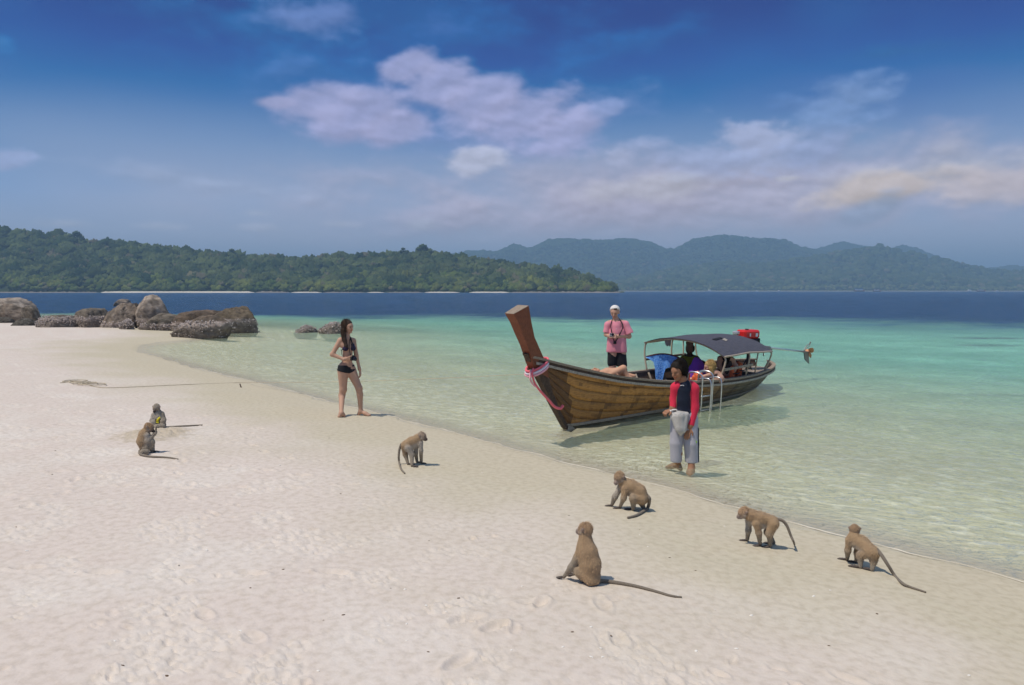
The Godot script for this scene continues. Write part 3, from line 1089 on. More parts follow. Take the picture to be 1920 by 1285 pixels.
func make_land(name_: String, l: Land, step: float, rows: int, c0: Color, c1: Color, rough: float) -> void:
	var v := PackedVector3Array()
	var c := PackedColorArray()
	var b0: float = l.pts[0][0]
	var nb := int((l.pts[-1][0] - b0) / step) + 1
	var ts := []
	for i in rows:
		ts.append(float(i) / (rows - 1))
	ts.append_array([1.2, 1.5, 2.0])
	ts.push_front(-0.03)
	for t in ts:
		for k in nb:
			var p := land_point(l, b0 + k * step, maxf(t, 0.0))
			if t < 0.0:
				p.y = -6.0
			var nn := n_mid.get_noise_2d(p.x * 0.035, p.z * 0.035 + p.y * 0.05)
			if t > 0.05 and t <= 1.0:
				p.y += rough * nn
			v.append(p)
			c.append(c0.lerp(c1, clampf(0.5 + nn * 0.9, 0.0, 1.0)))
	var idx := PackedInt32Array()
	for i in ts.size() - 1:
		for k in nb - 1:
			var a := i * nb + k
			idx.append_array(PackedInt32Array([a, a + nb, a + 1, a + 1, a + nb, a + nb + 1]))
	structure(name_, from_arrays(v, idx, c), M.hill)

func crown_mesh(sd: int, lat: int, lon: int, lump: float) -> ArrayMesh:
	var nz := noise(FastNoiseLite.TYPE_SIMPLEX_SMOOTH, 1.0, 3, sd)
	var st := stm()
	var rows := []
	for i in lat + 1:
		var row := PackedVector3Array()
		var th := PI * i / lat
		for k in lon + 1:
			var ph := TAU * (k % lon) / lon
			var d := Vector3(sin(th) * cos(ph), cos(th), sin(th) * sin(ph))
			var r := 1.0 + lump * nz.get_noise_3dv(d * 2.4) + lump * 0.7 * nz.get_noise_3dv(d * 5.5)
			if d.y < -0.2:
				r *= 0.8
			row.append(d * r)
		rows.append(row)
	for i in lat:
		for k in lon:
			st.set_color(Color(1, 1, 1) * (0.8 + 0.45 * absf(nz.get_noise_2d(i * 3.1, k * 2.7))))
			quad(st, rows[i][k], rows[i][k + 1], rows[i + 1][k + 1], rows[i + 1][k])
	return done(st)

func forest(name_: String, label: String, mesh: Mesh, places: Array, cols: Array) -> void:
	var mm := MultiMesh.new()
	mm.transform_format = MultiMesh.TRANSFORM_3D
	mm.use_colors = true
	mm.mesh = mesh
	mm.instance_count = places.size()
	for i in places.size():
		mm.set_instance_transform(i, places[i])
		mm.set_instance_color(i, cols[i])
	var o := MultiMeshInstance3D.new()
	o.name = called(name_)
	o.multimesh = mm
	o.material_override = M.foliage
	o.set_meta("kind", "stuff")
	tag(o, label, "forest")
	add_child(o)

func plant_land(l: Land, b0: float, b1: float, count: int, size: Vector2, t0: float, t1: float, cols: Array, places: Array, tints: Array) -> void:
	for i in count:
		var bx := rng.randf_range(b0, b1)
		var t := lerpf(t0, t1, pow(rng.randf(), 0.9))
		var p := land_point(l, bx, t)
		if p.y < 0.7:
			continue
		var s := rng.randf_range(size.x, size.y) * (1.0 if rng.randf() > 0.12 else 1.3)
		s *= lerpf(0.62, 1.0, ss(0.0, 0.16, t))
		var b := Basis.from_euler(Vector3(rng.randf_range(-0.2, 0.2), rng.randf_range(0.0, TAU), rng.randf_range(-0.2, 0.2))).scaled(Vector3(s, s * rng.randf_range(0.7, 1.15), s))
		places.append(Transform3D(b, p + Vector3(0, s * 0.35, 0)))
		var g: Color = (cols[0] as Color).lerp(cols[1], clampf(0.5 + n_mid.get_noise_2d(p.x * 0.02, p.y * 0.05) * 0.8 + rng.randf_range(-0.4, 0.4), 0.0, 1.0))
		if rng.randf() < 0.05:
			g = g.lerp(Color(0.16, 0.13, 0.09), 0.6)
		tints.append(g * rng.randf_range(0.78, 1.25))

func far_land() -> void:
	var isle := Land.new()
	isle.near = 850.0
	isle.crest = 1040.0
	isle.back = 1240.0
	isle.canopy = 9.0
	isle.spur = 0.35
	isle.wob = 30.0
	isle.nz = n_big
	isle.pts = [[-900, 20], [-700, 80], [-260, 128], [0, 121], [60, 113], [130, 107], [200, 96], [290, 87], [400, 74], [470, 68], [560, 63], [610, 68], [680, 70], [740, 74], [800, 78], [870, 66], [960, 53], [1050, 42], [1095, 29], [1140, 13], [1172, 1]]
	make_land("island_hill", isle, 6.0, 14, Color(0.03, 0.045, 0.02), Color(0.05, 0.065, 0.03), 2.0)
	var dark := [Color(0.020, 0.040, 0.015), Color(0.088, 0.112, 0.040)]
	var light := [Color(0.06, 0.095, 0.022), Color(0.13, 0.15, 0.035)]
	var pl := []
	var co := []
	plant_land(isle, -850, 1150, 6800, Vector2(4.2, 7.4), 0.07, 1.05, dark, pl, co)
	forest("forest", "dense dark green forest covering the slopes of the nearer island on the left", crown_mesh(3, 11, 16, 0.55), pl, co)
	pl = []
	co = []
	plant_land(isle, -850, 1165, 1500, Vector2(3.4, 6.0), 0.012, 0.13, light, pl, co)
	plant_land(isle, 560, 1160, 420, Vector2(3.4, 6.0), 0.05, 0.4, light, pl, co)
	forest("shore_forest", "bright green trees along the waterline of the nearer island", crown_mesh(9, 11, 16, 0.6), pl, co)
	# shoreline of the near island: white sand and grey rocks
	var strands := [[190, 478, 1.5, 1], [546, 604, 1.0, 1], [688, 722, 0.8, 1], [796, 862, 1.0, 1], [880, 955, 1.1, 1], [-880, 186, 1.1, 0], [480, 544, 1.6, 0], [606, 686, 0.9, 0], [724, 794, 0.9, 0], [956, 1165, 1.3, 0]]
	for s in strands:
		var st := stm()
		var rows := []
		for t in [[-0.05, -2.0], [-0.035, 0.0], [-0.016, 0.75], [0.006, 1.0], [0.03, 0.6]]:
			var row := PackedVector3Array()
			var n := int((s[1] - s[0]) / 3.0) + 2
			for k in n:
				var bx: float = lerpf(s[0], s[1], float(k) / (n - 1))
				var p := land_point(isle, bx, 0.0)
				var e: float = minf(1.0, minf(bx - s[0], s[1] - bx) / 12.0 + 0.15)
				var h: float = t[1] * s[2] * e
				if s[3] == 0:
					h *= 0.5 + 1.3 * absf(n_fine.get_noise_2d(bx * 0.6, t[0] * 60.0))
				row.append(Vector3(p.x * (1.0 + t[0] * 0.22), h if t[1] > 0 else t[1], p.z * (1.0 + t[0] * 0.22)))
			rows.append(row)
		if s[3] == 0:
			st.set_color(Color(0.24, 0.21, 0.18))
		sheet(st, rows, true)
		structure("far_beach" if s[3] else "rocky_shore", done(st), M.far_sand if s[3] else M.hill)
	# hills across the strait, each fainter with its distance
	var low := Land.new()
	low.near = 2350.0
	low.crest = 2900.0
	low.back = 3400.0
	low.canopy = 12.0
	low.spur = 0.5
	low.wob = 60.0
	low.nz = n_big
	low.pts = [[1080, 2], [1130, 12], [1200, 30], [1290, 47], [1360, 56], [1420, 50], [1500, 62], [1570, 74], [1640, 84], [1700, 74], [1760, 62], [1820, 48], [1880, 38], [1960, 36], [2100, 40], [2300, 28], [2500, 12], [2650, 1]]
	make_land("far_shore_hill", low, 4.0, 20, Color(0.025, 0.045, 0.018), Color(0.045, 0.07, 0.028), 9.0)
	var high := Land.new()
	high.near = 2950.0
	high.crest = 3700.0
	high.back = 4400.0
	high.spur = 0.55
	high.nz = n_big
	high.pts = [[600, 5], [760, 40], [830, 66], [880, 74], [905, 76], [930, 73], [965, 87], [992, 79], [1030, 96], [1060, 97], [1095, 95], [1130, 94], [1170, 98], [1210, 93], [1250, 79], [1262, 79], [1300, 97], [1350, 104], [1420, 98], [1465, 96], [1500, 82], [1545, 74], [1600, 66], [1680, 55], [1760, 45], [1900, 20], [2050, 12], [2200, 1]]
	make_land("blue_hill", high, 3.0, 24, Color(0.022, 0.042, 0.02), Color(0.05, 0.07, 0.03), 7.0)
	var last := Land.new()
	last.near = 3900.0
	last.crest = 4150.0
	last.back = 4500.0
	last.spur = 0.4
	last.nz = n_big
	last.pts = [[1380, 4], [1470, 50], [1530, 79], [1575, 91], [1610, 84], [1660, 78], [1690, 85], [1712, 80], [1750, 66], [1800, 42], [1860, 43], [1890, 47], [1925, 44], [2000, 40], [2200, 30], [2400, 18], [2700, 1]]
	make_land("distant_hill", last, 4.0, 10, Color(0.03, 0.05, 0.025), Color(0.04, 0.06, 0.03), 8.0)
	pl = []
	co = []
	plant_land(low, 1085, 2600, 7600, Vector2(8.0, 13.0), 0.02, 1.0, [Color(0.025, 0.05, 0.016), Color(0.075, 0.10, 0.035)], pl, co)
	plant_land(low, 1085, 2600, 1100, Vector2(6.0, 9.0), 0.01, 0.07, [Color(0.08, 0.11, 0.03), Color(0.14, 0.16, 0.05)], pl, co)
	plant_land(high, 740, 1800, 5000, Vector2(5.0, 9.0), 0.1, 0.93, [Color(0.022, 0.045, 0.016), Color(0.065, 0.09, 0.032)], pl, co)
	forest("far_forest", "hazy blue green forest on the hills across the strait", crown_mesh(5, 7, 10, 0.5), pl, co)
	var fs := stm()
	var rows := []
	for t in [[-0.012, -3.0], [-0.006, 0.0], [0.0, 1.5], [0.012, 1.8]]:
		var row := PackedVector3Array()
		for k in 90:
			var bx := lerpf(1140.0, 2600.0, k / 89.0)
			var p := land_point(low, bx, 0.0)
			row.append(Vector3(p.x * (1.0 + t[0]), t[1], p.z * (1.0 + t[0])))
		rows.append(row)
	sheet(fs, rows, true)
	structure("far_beach", done(fs), M.pale_shore)
	# single trees that stand out of the near island's canopy
	var leaf := crown_mesh(17, 10, 14, 0.6)
	for q in [[792, 0.99, 6.4, "tall dark tree rising above the middle of the near island's ridge"], [756, 0.98, 3.4, "thin pointed tree just left of the tallest tree on the near ridge"], [147, 0.97, 6.0, "broad rounded tree highest on the near island's left slope"], [436, 0.99, 4.2, "flat topped tree sticking out of the ridge above the tall boulder"], [1068, 0.95, 4.4, "dark tree at the top of the near island's right headland"]]:
		var p := land_point(isle, q[0], q[1])
		var t := thing("tall_tree", q[3], "tree", p)
		var st := stm()
		tube(st, PackedVector3Array([Vector3(0, -1, 0), Vector3(0.3, 5, 0), Vector3(0.1, 11, 0.2)]), 0.5, 0.25, 7)
		build("trunk", st, M.bark, t)
		for k in 3:
			var o := put("crown", leaf, M.foliage_dark, t)
			var s: float = q[2] * [0.8, 0.62, 0.55][k]
			o.transform = Transform3D(Basis(Vector3.UP, k * 2.0).scaled(Vector3(s, s * 0.8, s)), Vector3([0.2, -0.55, 0.6][k] * q[2], 10.0 + [1.6, -1.5, -2.0][k], [0.0, 0.5, -0.4][k] * q[2]))

# ---------- rocks ----------
func boulder(label: String, px: float, base_py: float, w: float, h: float, block: float, lean: float, sd: int, band := 0.0, deep := 0.8, tone := Color(0.20, 0.165, 0.13), sink := 0.0) -> void:
	var p := spot(px, base_py)
	if p.y < 0.0:
		var ry_ := ray(px, base_py)
		p = Vector3(0, EYE, 0) + ry_ * (-EYE / ry_.y)
	var sc := F / -p.z
	var rx := w * 0.5 / sc
	var hh := h / sc
	var bury := hh * 0.3 + 0.35
	p.z -= rx * deep * 0.75
	p.x *= 1.0 + rx * deep * 0.75 / maxf(-p.z, 1.0)
	var y0 := ground(p.x, p.z)
	var base_y := p.y
	var t := thing("boulder", label, "boulder", Vector3(p.x, base_y if y0 < 0.0 else minf(y0, base_y), p.z), -atan2(p.x, -p.z), "boulders at the end of the beach")
	var nz := noise(FastNoiseLite.TYPE_SIMPLEX_SMOOTH, 1.0, 4, sd)
	var cr := noise(FastNoiseLite.TYPE_SIMPLEX_SMOOTH, 1.0, 2, sd + 50)
	var lat := 44
	var lon := 64
	var cuts := []
	var rc := RandomNumberGenerator.new()
	rc.seed = sd * 7
	for i in 9:
		cuts.append([Vector3(rc.randf_range(-1, 1), rc.randf_range(-0.5, 0.9), rc.randf_range(-0.6, 1)).normalized(), rc.randf_range(0.70, 0.92)])
	var v := PackedVector3Array()
	var c := PackedColorArray()
	var nrm := PackedVector3Array()
	var ry := (hh + bury) * 0.5
	var cy := hh - ry
	for i in lat + 1:
		var th := PI * i / lat
		for k in lon:
			var ph := TAU * k / lon
			var d := Vector3(sin(th) * cos(ph), cos(th), sin(th) * sin(ph))
			var e := 2.0 + block * 3.0
			var r := pow(pow(absf(d.x), e) + pow(absf(d.y), e) + pow(absf(d.z), e), -1.0 / e)
			r *= 1.0 + 0.13 * nz.get_noise_3dv(d * 1.3)
			for q in cuts:
				var dt := d.dot(q[0])
				if dt > 0.1 and r * dt > q[1]:
					r = lerpf(r, q[1] / dt, 0.85)
			r *= 1.0 + 0.06 * nz.get_noise_3dv(d * 4.0)
			var crack := absf(cr.get_noise_3dv(d * Vector3(1.2, 2.6, 1.2)))
			r -= 0.06 * ss(0.07, 0.0, crack)
			var q := d * r * Vector3(rx, ry, rx * deep)
			q.y += cy
			q.x += lean * (q.y - cy)
			var b := 0.0
			if band > 0.0:
				b = ss(band + 0.06, band - 0.05, q.y + 0.12 * nz.get_noise_3dv(q * 2.0))
				var lump := absf(nz.get_noise_3dv(q * 9.0)) * 0.10 + 0.03
				q += Vector3(d.x, 0.1, d.z).normalized() * lump * b
			v.append(q)
			nrm.append(d)
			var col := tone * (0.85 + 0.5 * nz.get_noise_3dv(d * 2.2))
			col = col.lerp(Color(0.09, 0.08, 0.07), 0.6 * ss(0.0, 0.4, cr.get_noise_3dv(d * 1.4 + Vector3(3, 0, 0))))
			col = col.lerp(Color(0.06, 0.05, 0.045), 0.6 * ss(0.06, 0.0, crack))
			if b > 0.0:
				var edge := ss(0.35, 0.0, band - q.y)
				col = col.lerp(Color(0.27, 0.23, 0.195).lerp(Color(0.54, 0.46, 0.42), edge) * (0.75 + 0.8 * absf(nz.get_noise_3dv(q * 11.0))), b)
			col.a = 1.0
			c.append(col)
	var idx := PackedInt32Array()
	for i in lat:
		for k in lon:
			var a := i * lon + k
			var b2 := i * lon + (k + 1) % lon
			idx.append_array(PackedInt32Array([a, a + lon, b2, b2, a + lon, b2 + lon]))
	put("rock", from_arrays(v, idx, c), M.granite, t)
	if band > 0.0:
		var places := []
		var cols := []
		var r := RandomNumberGenerator.new()
		r.seed = sd
		for n in 1500:
			var i := r.randi_range(0, v.size() - 1)
			var q := v[i]
			if q.y < -0.1 or q.y > band + 0.04 or nrm[i].z < -0.35 or r.randf() > 0.25 + 0.75 * ss(0.5, 0.0, band - q.y):
				continue
			var s := r.randf_range(0.025, 0.06)
			places.append(Transform3D(Basis.from_euler(Vector3(r.randf() * TAU, r.randf() * TAU, r.randf() * TAU)).scaled(Vector3.ONE * s), q + nrm[i] * 0.03 + Vector3(r.randf_range(-0.05, 0.05), r.randf_range(-0.05, 0.05), r.randf_range(-0.05, 0.05))))
			cols.append(Color(0.52, 0.45, 0.42).lerp(Color(0.33, 0.28, 0.24), r.randf() * ss(0.0, 0.4, band - q.y) + r.randf() * 0.3))
		if places.size():
			var st := stm()
			st.set_smooth_group(-1)
			ball(st, Vector3.ZERO, Vector3(1.0, 0.45, 0.8), 3, 6)
			st.set_smooth_group(-1)
			var mm := MultiMesh.new()
			mm.transform_format = MultiMesh.TRANSFORM_3D
			mm.use_colors = true
			mm.mesh = done(st)
			mm.instance_count = places.size()
			for i in places.size():
				mm.set_instance_transform(i, places[i])
				mm.set_instance_color(i, cols[i])
			var o := MultiMeshInstance3D.new()
			o.name = "oyster_crust"
			o.multimesh = mm
			o.material_override = M.oyster
			o.set_meta("kind", "stuff")
			t.add_child(o)

func rocks() -> void:
	var brown := Color(0.40, 0.33, 0.265)
	var pale := Color(0.53, 0.455, 0.385)
	var olive := Color(0.27, 0.235, 0.19)
	boulder("large rounded boulder at the left edge of the beach, cut by a long crack", 8, 603, 120, 45, 0.25, -0.1, 101, 0.0, 0.8, pale)
	boulder("brown boulder leaning against the large rounded one at the left edge", 28, 604, 76, 34, 0.15, -0.15, 102, 0.0, 0.7, brown)
	boulder("tall dark narrow boulder at the right end of the left rock group", 60, 607, 32, 31, 0.3, -0.25, 103, 0.0, 1.0, olive)
	boulder("low grey green rock in front of the left boulders", 44, 611, 44, 14, 0.0, 0.0, 104, 0.0, 0.8, Color(0.16, 0.15, 0.13))
	boulder("small low rock half out of the left edge of the picture", 4, 606, 42, 12, 0.0, 0.0, 105, 0.0, 0.8, Color(0.15, 0.14, 0.12))
	boulder("long low rock wall crusted with oysters, left of the dark flat topped boulder", 106, 614, 74, 22, 0.8, 0.0, 106, 0.55, 0.5, olive)
	boulder("dark flat topped boulder with an oyster skirt between the low wall and the leaning rock", 175, 614, 66, 35, 0.45, 0.05, 107, 0.62, 0.8, olive)
	boulder("tall tan boulder leaning right against a dark gap", 222, 615, 52, 47, 0.35, 0.42, 108, 0.3, 0.9, brown)
	boulder("small cap stone sitting on top of the leaning tan boulder", 229, 574, 32, 13, 0.3, 0.0, 109, 0.0, 0.9, brown)
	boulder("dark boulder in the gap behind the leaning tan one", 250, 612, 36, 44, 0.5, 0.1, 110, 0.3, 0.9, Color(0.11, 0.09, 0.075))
	boulder("tallest boulder of the group, pale domed top above brown sides", 286, 617, 74, 62, 0.4, 0.05, 111, 0.55, 0.85, pale)
	boulder("small knobbly rock covered in oysters at the foot of the leaning boulder", 237, 618, 24, 16, 0.2, 0.0, 112, 0.6, 0.9, olive)
	boulder("smooth olive boulder with an oyster fringe in front of the tallest boulder", 302, 620, 78, 32, 0.1, 0.1, 113, 0.36, 0.7, olive)
	boulder("long dark whaleback boulder behind the front slab", 384, 622, 116, 40, 0.15, 0.1, 114, 0.5, 0.6, Color(0.21, 0.16, 0.12))
	boulder("high brown boulder at the seaward right end of the rocks", 442, 624, 86, 52, 0.25, 0.0, 115, 0.72, 0.7, Color(0.23, 0.185, 0.13))
	boulder("front slab boulder with a thick pink grey oyster crust standing in the shallows", 380, 634, 108, 42, 0.55, 0.05, 116, 0.78, 0.5, Color(0.24, 0.19, 0.145))
	boulder("small oyster covered rock standing in the sea left of the woman", 573, 623, 40, 9, 0.1, 0.0, 117, 0.5, 0.9, olive)
	boulder("larger oyster covered rock in the sea just behind the woman's head", 622, 625, 56, 17, 0.2, 0.0, 118, 0.7, 0.9, olive)

# ---------- the boat ----------
var HB := [[-1.08, 0.015], [-0.8, 0.06], [0.0, 0.22], [1.0, 0.42], [2.0, 0.60], [3.0, 0.75], [4.0, 0.86], [5.0, 0.91], [6.0, 0.90], [7.0, 0.80], [7.7, 0.64], [8.2, 0.42], [8.5, 0.10]]
var SH := [[-1.08, 1.31], [-0.8, 1.23], [0.0, 1.04], [1.0, 0.83], [2.0, 0.69], [3.0, 0.59], [4.0, 0.545], [5.0, 0.515], [6.0, 0.51], [7.0, 0.53], [8.5, 0.57]]
var KL := [[-1.08, 1.23], [-0.5, 0.58], [0.0, 0.03], [0.25, -0.05], [1.0, -0.13], [4.0, -0.2], [6.5, -0.2], [7.4, -0.08], [8.1, 0.12], [8.5, 0.34]]
var boat_xf := Transform3D()

func flat_table(x: float, pts: Array) -> float:
	if x <= pts[0][0]:
		return pts[0][1]
	for i in pts.size() - 1:
		if x <= pts[i + 1][0]:
			return lerpf(pts[i][1], pts[i + 1][1], (x - pts[i][0]) / (pts[i + 1][0] - pts[i][0]))
	return pts[-1][1]

func smooth_table(x: float, pts: Array) -> float:
	return (flat_table(x - 0.25, pts) + 2.0 * flat_table(x, pts) + flat_table(x + 0.25, pts)) * 0.25

func B(u: float, v: float, w: float) -> Vector3:          # in the boat's own axes: u aft, v to starboard, w up
	return Vector3(v, w, -u)

func hull(u: float, s: float, side: float, inset := 0.0) -> Vector3:
	var b := smooth_table(u, HB)
	var g := smooth_table(u, SH)
	var k := flat_table(u, KL)
	var v := b * pow(s, 0.5)
	var w := lerpf(k, g, pow(s, 1.2))
	return B(u, side * maxf(v - inset, 0.004), w + inset * 0.6 * (1.0 - s))

func inner(u: float, w: float) -> float:                   # half the width inside the hull at a height
	var k := flat_table(u, KL)
	return smooth_table(u, HB) * sqrt(pow(clampf((w - k) / (smooth_table(u, SH) - k), 0.0, 1.0), 1.0 / 1.2)) - 0.05

func stations(a: float, b: float, n: int) -> PackedFloat32Array:
	var out := PackedFloat32Array()
	for i in n + 1:
		out.append(lerpf(a, b, float(i) / n))
	return out

func boat_thing(name_: String, label: String, category: String, group := "") -> Node3D:
	var t := thing(name_, label, category, Vector3.ZERO, 0.0, group)
	t.transform = boat_xf
	return t

func rail(st: SurfaceTool, side: float, u0: float, u1: float, n: int, out0: float, out1: float, lo: float, hi: float) -> void:
	var us := stations(u0, u1, n)
	var a := []
	for u in us:
		var p := hull(u, 1.0, side)
		var q := PackedVector3Array()
		for e in [[out0, lo], [out1, lo], [out1, hi], [out0, hi], [out0, lo]]:
			q.append(p + Vector3(side * e[0], e[1], 0))
		a.append(q)
	st.set_smooth_group(-1)
	sheet(st, a, side > 0)
	st.set_smooth_group(0)

func boat() -> void:
	var ax := Vector3(sin(deg_to_rad(40.0)), 0, -cos(deg_to_rad(40.0)))
	var nn := Vector3(cos(deg_to_rad(40.0)), 0, sin(deg_to_rad(40.0)))
	boat_xf = Transform3D(Basis(nn, Vector3.UP, -ax), Vector3(0.9, 0.0, -13.05))
	boat_xf.basis = boat_xf.basis * Basis(Vector3.BACK, deg_to_rad(-2.6))
	var t := boat_thing("longtail_boat", "wooden longtail boat with high brown prow and dark canopy at the water's edge", "boat")
	# strakes, each a plank of its own
	var edges := [0.0, 0.10, 0.24, 0.40, 0.56, 0.72, 0.87, 1.0]
	var us := stations(-1.02, 8.46, 104)
	for side in [1.0, -1.0]:
		for k in 7:
			var st := stm()
			var rows := []
			var tint := 0.85 + 0.3 * rng.randf()
			for j in 4:
				var f := j / 3.0
				var s: float = lerpf(edges[k] + 0.0018, edges[k + 1] - 0.0018, f)
				var row := PackedVector3Array()
				for u in us:
					row.append(hull(u, s, side, 0.0012 * f))
				rows.append(row)
			# colours go on face by face: varnished, bleached aft, streaked where the frames sit, paler at the waterline
			var under := []
			for j in 4:
				var row := PackedVector3Array()
				for i in us.size():
					row.append(hull(us[i], lerpf(edges[k] + 0.0018, edges[k + 1] - 0.0018, j / 3.0), side, 0.03))
				under.append(row)
			for j in 3:
				for i in us.size() - 1:
					var p: Vector3 = rows[j][i]
					var u := us[i]
					var c := Color(0.50, 0.255, 0.075) * tint
					c = c.lerp(Color(0.20, 0.165, 0.11) * tint, ss(3.0, 5.6, u + 0.8 * n_mid.get_noise_2d(u * 0.6, p.y)))
					var streak := absf(fposmod(u - 0.7 * p.y - 0.25 + 0.12 * n_mid.get_noise_2d(u * 2.0, p.y * 3.0 + 9.0), 0.72) - 0.36)
					c = c.lerp(Color(0.05, 0.03, 0.018), 0.62 * ss(0.10, 0.02, streak) * ss(0.6, 0.2, p.y + 0.1 * n_mid.get_noise_2d(u * 3.0, 4.0)) * ss(0.3, 0.8, u))
					c = c.lerp(Color(0.16, 0.08, 0.035), 0.6 * ss(0.1, 0.5, n_mid.get_noise_2d(u * 1.3 + 50.0, p.y * 7.0)))
					if p.y <= 0.03:
						c = Color(0.10, 0.085, 0.05)
					if u < -0.1 + 0.35 * (0.5 - p.y):
						c = c.lerp(Color(0.12, 0.06, 0.03), 0.8)
					st.set_color(c)
					if side > 0:
						quad(st, rows[j][i], rows[j + 1][i], rows[j + 1][i + 1], rows[j][i + 1])
					else:
						quad(st, rows[j][i], rows[j][i + 1], rows[j + 1][i + 1], rows[j + 1][i])
			st.set_color(Color(0.09, 0.06, 0.04))
			sheet(st, under, side < 0)
			for i in us.size() - 1:
				for j in [0, 3]:
					if (j == 3) == (side > 0):
						quad(st, rows[j][i + 1], rows[j][i], under[j][i], under[j][i + 1])
					else:
						quad(st, rows[j][i], rows[j][i + 1], under[j][i + 1], under[j][i])
			build("plank", st, M.plank_wood, t)
		var line := []
		for w in [0.022, 0.072]:
			var row := PackedVector3Array()
			for u in stations(-0.02, 7.5, 48):
				var k := flat_table(u, KL)
				var p := hull(u, pow(clampf((w - k) / (smooth_table(u, SH) - k), 0.0, 1.0), 1.0 / 1.2), side)
				row.append(p + Vector3(side * 0.005, 0, 0))
			line.append(row)
		var ls := stm()
		if side > 0:
			line.reverse()
		slab(ls, line, 0.012)
		build("waterline_stripe", ls, M.pale_paint, t)
	# lining, frames, floor
	var st := stm()
	for side in [1.0, -1.0]:
		var rows := []
		for j in 9:
			var row := PackedVector3Array()
			for u in us:
				row.append(hull(u, j / 8.0, side, 0.036))
			rows.append(row)
		sheet(st, rows, side > 0)
	build("lining", st, M.dark_wood, t)
	for u in stations(1.6, 7.4, 9):
		for side in [1.0, -1.0]:
			var pts := PackedVector3Array()
			for j in 7:
				pts.append(hull(u, 0.08 + 0.9 * j / 6.0, side, 0.055))
			st = stm()
			tube(st, pts, 0.026, 0.026, 5)
			build("frame", st, M.grey_wood, t)
	for k in 22:
		var u := 2.9 + k * 0.2
		var b := inner(u, 0.09)
		st = stm()
		box(st, xf(B(u, 0, 0.10 + 0.004 * (k % 2))), Vector3(b * 2.0, 0.022, 0.18), 0.004)
		build("floor_board", st, M.raw_wood if k % 3 else M.grey_wood, t)
	for k in 5:                                           # foredeck
		st = stm()
		var rows := []
		for j in 2:
			var row := PackedVector3Array()
			for u in stations(-0.3, 2.75, 10):
				var w: float = smooth_table(u, SH) * 0.35 + 0.27
				var b := maxf(inner(u, w - 0.02), 0.02)
				row.append(B(u, lerpf(-b, b, (k + 0.02 + 0.96 * j) / 5.0), w))
			rows.append(row)
		slab(st, rows, 0.025)
		build("deck_board", st, M.raw_wood, t)
	for k in 6:                                           # stern deck
		st = stm()
		var rows := []
		for j in 2:
			var row := PackedVector3Array()
			for u in stations(7.05, 8.38, 6):
				var b := maxf(inner(u, 0.39), 0.02)
				row.append(B(u, lerpf(-b, b, (k + 0.02 + 0.96 * j) / 6.0), 0.40))
			rows.append(row)
		slab(st, rows, 0.025)
		build("deck_board", st, M.grey_wood, t)
	for u in [2.78, 7.0]:
		st = stm()
		var b := inner(u, 0.14)
		box(st, xf(B(u, 0, 0.25)), Vector3(b * 2.0, 0.28, 0.03), 0.004)
		build("bulkhead", st, M.dark_wood, t)
	for u in [3.9, 5.5]:
		st = stm()
		var b := inner(u, 0.36)
		box(st, xf(B(u, 0, 0.37)), Vector3(b * 2.0, 0.03, 0.24), 0.005)
		build("thwart", st, M.raw_wood, t)
	# rails along the sheer
	for side in [1.0, -1.0]:
		st = stm()
		rail(st, side, -1.06, 8.48, 48, -0.05, 0.045, -0.004, 0.034)
		build("gunwale", st, M.raw_wood, t)
		st = stm()
		rail(st, side, -1.0, 8.46, 48, 0.003, 0.03, -0.046, -0.008)
		build("sheer_strake", st, M.dark_wood, t)
		st = stm()
		rail(st, side, -0.96, 8.44, 48, 0.004, 0.045, -0.092, -0.050)
		build("rubbing_rail", st, M.pale_paint, t)
	# stem post and the tall prow block
	st = stm()
	var sp := []
	for q in [[-1.16, 1.35, 0.05], [-0.85, 0.98, 0.055], [-0.45, 0.50, 0.055], [-0.02, 0.0, 0.05], [0.14, -0.09, 0.05]]:
		var r := PackedVector3Array()
		for e in [[-1.0, 0.0], [1.0, 0.0], [1.35, 0.17], [-1.35, 0.17], [-1.0, 0.0]]:
			r.append(B(q[0] + e[1] * 0.94, e[0] * q[2], q[1] + e[1] * 0.35))
		sp.append(r)
	st.set_smooth_group(-1)
	sheet(st, sp)
	quad(st, sp[0][0], sp[0][1], sp[0][2], sp[0][3])
	build("stem_post", st, M.dark_wood, t)
	st = stm()
	box(st, xf(B(0.13, 0.0, 0.02), Vector3(0.05, 0, 0)), Vector3(0.125, 0.16, 0.2), 0.01)
	build("stem_shoe", st, M.pale_paint, t)
	st = stm()
	st.set_smooth_group(-1)
	var pr := []
	for q in [[-0.60, 0.92, -0.98, 1.10, 0.075], [-0.66, 1.10, -1.04, 1.20, 0.085], [-0.77, 1.26, -1.10, 1.32, 0.09], [-0.91, 1.44, -1.20, 1.50, 0.095], [-1.05, 1.62, -1.33, 1.68, 0.10], [-1.15, 1.86, -1.45, 1.86, 0.105], [-1.24, 2.12, -1.575, 2.00, 0.11]]:
		pr.append(PackedVector3Array([B(q[0], -q[4], q[1]), B(q[0], q[4], q[1]), B(q[2], q[4] * 0.82, q[3]), B(q[2], -q[4] * 0.82, q[3]), B(q[0], -q[4], q[1])]))
	sheet(st, pr, true)
	quad(st, pr[6][0], pr[6][3], pr[6][2], pr[6][1])
	build("prow", st, M.prow_wood, t)
	st = stm()
	st.set_smooth_group(-1)
	var top: PackedVector3Array = pr[6]
	var lift := Vector3(0, 0.003, 0)
	quad(st, top[0] + lift, top[3] + lift, top[2] + lift, top[1] + lift)
	for k in 4:
		quad(st, top[k] + lift, top[k + 1] + lift, top[k + 1] - lift, top[k] - lift)
	build("prow_end_grain", st, M.raw_wood, t)
	canopy(t)
	engine(t)
	ladder()
	ribbons()

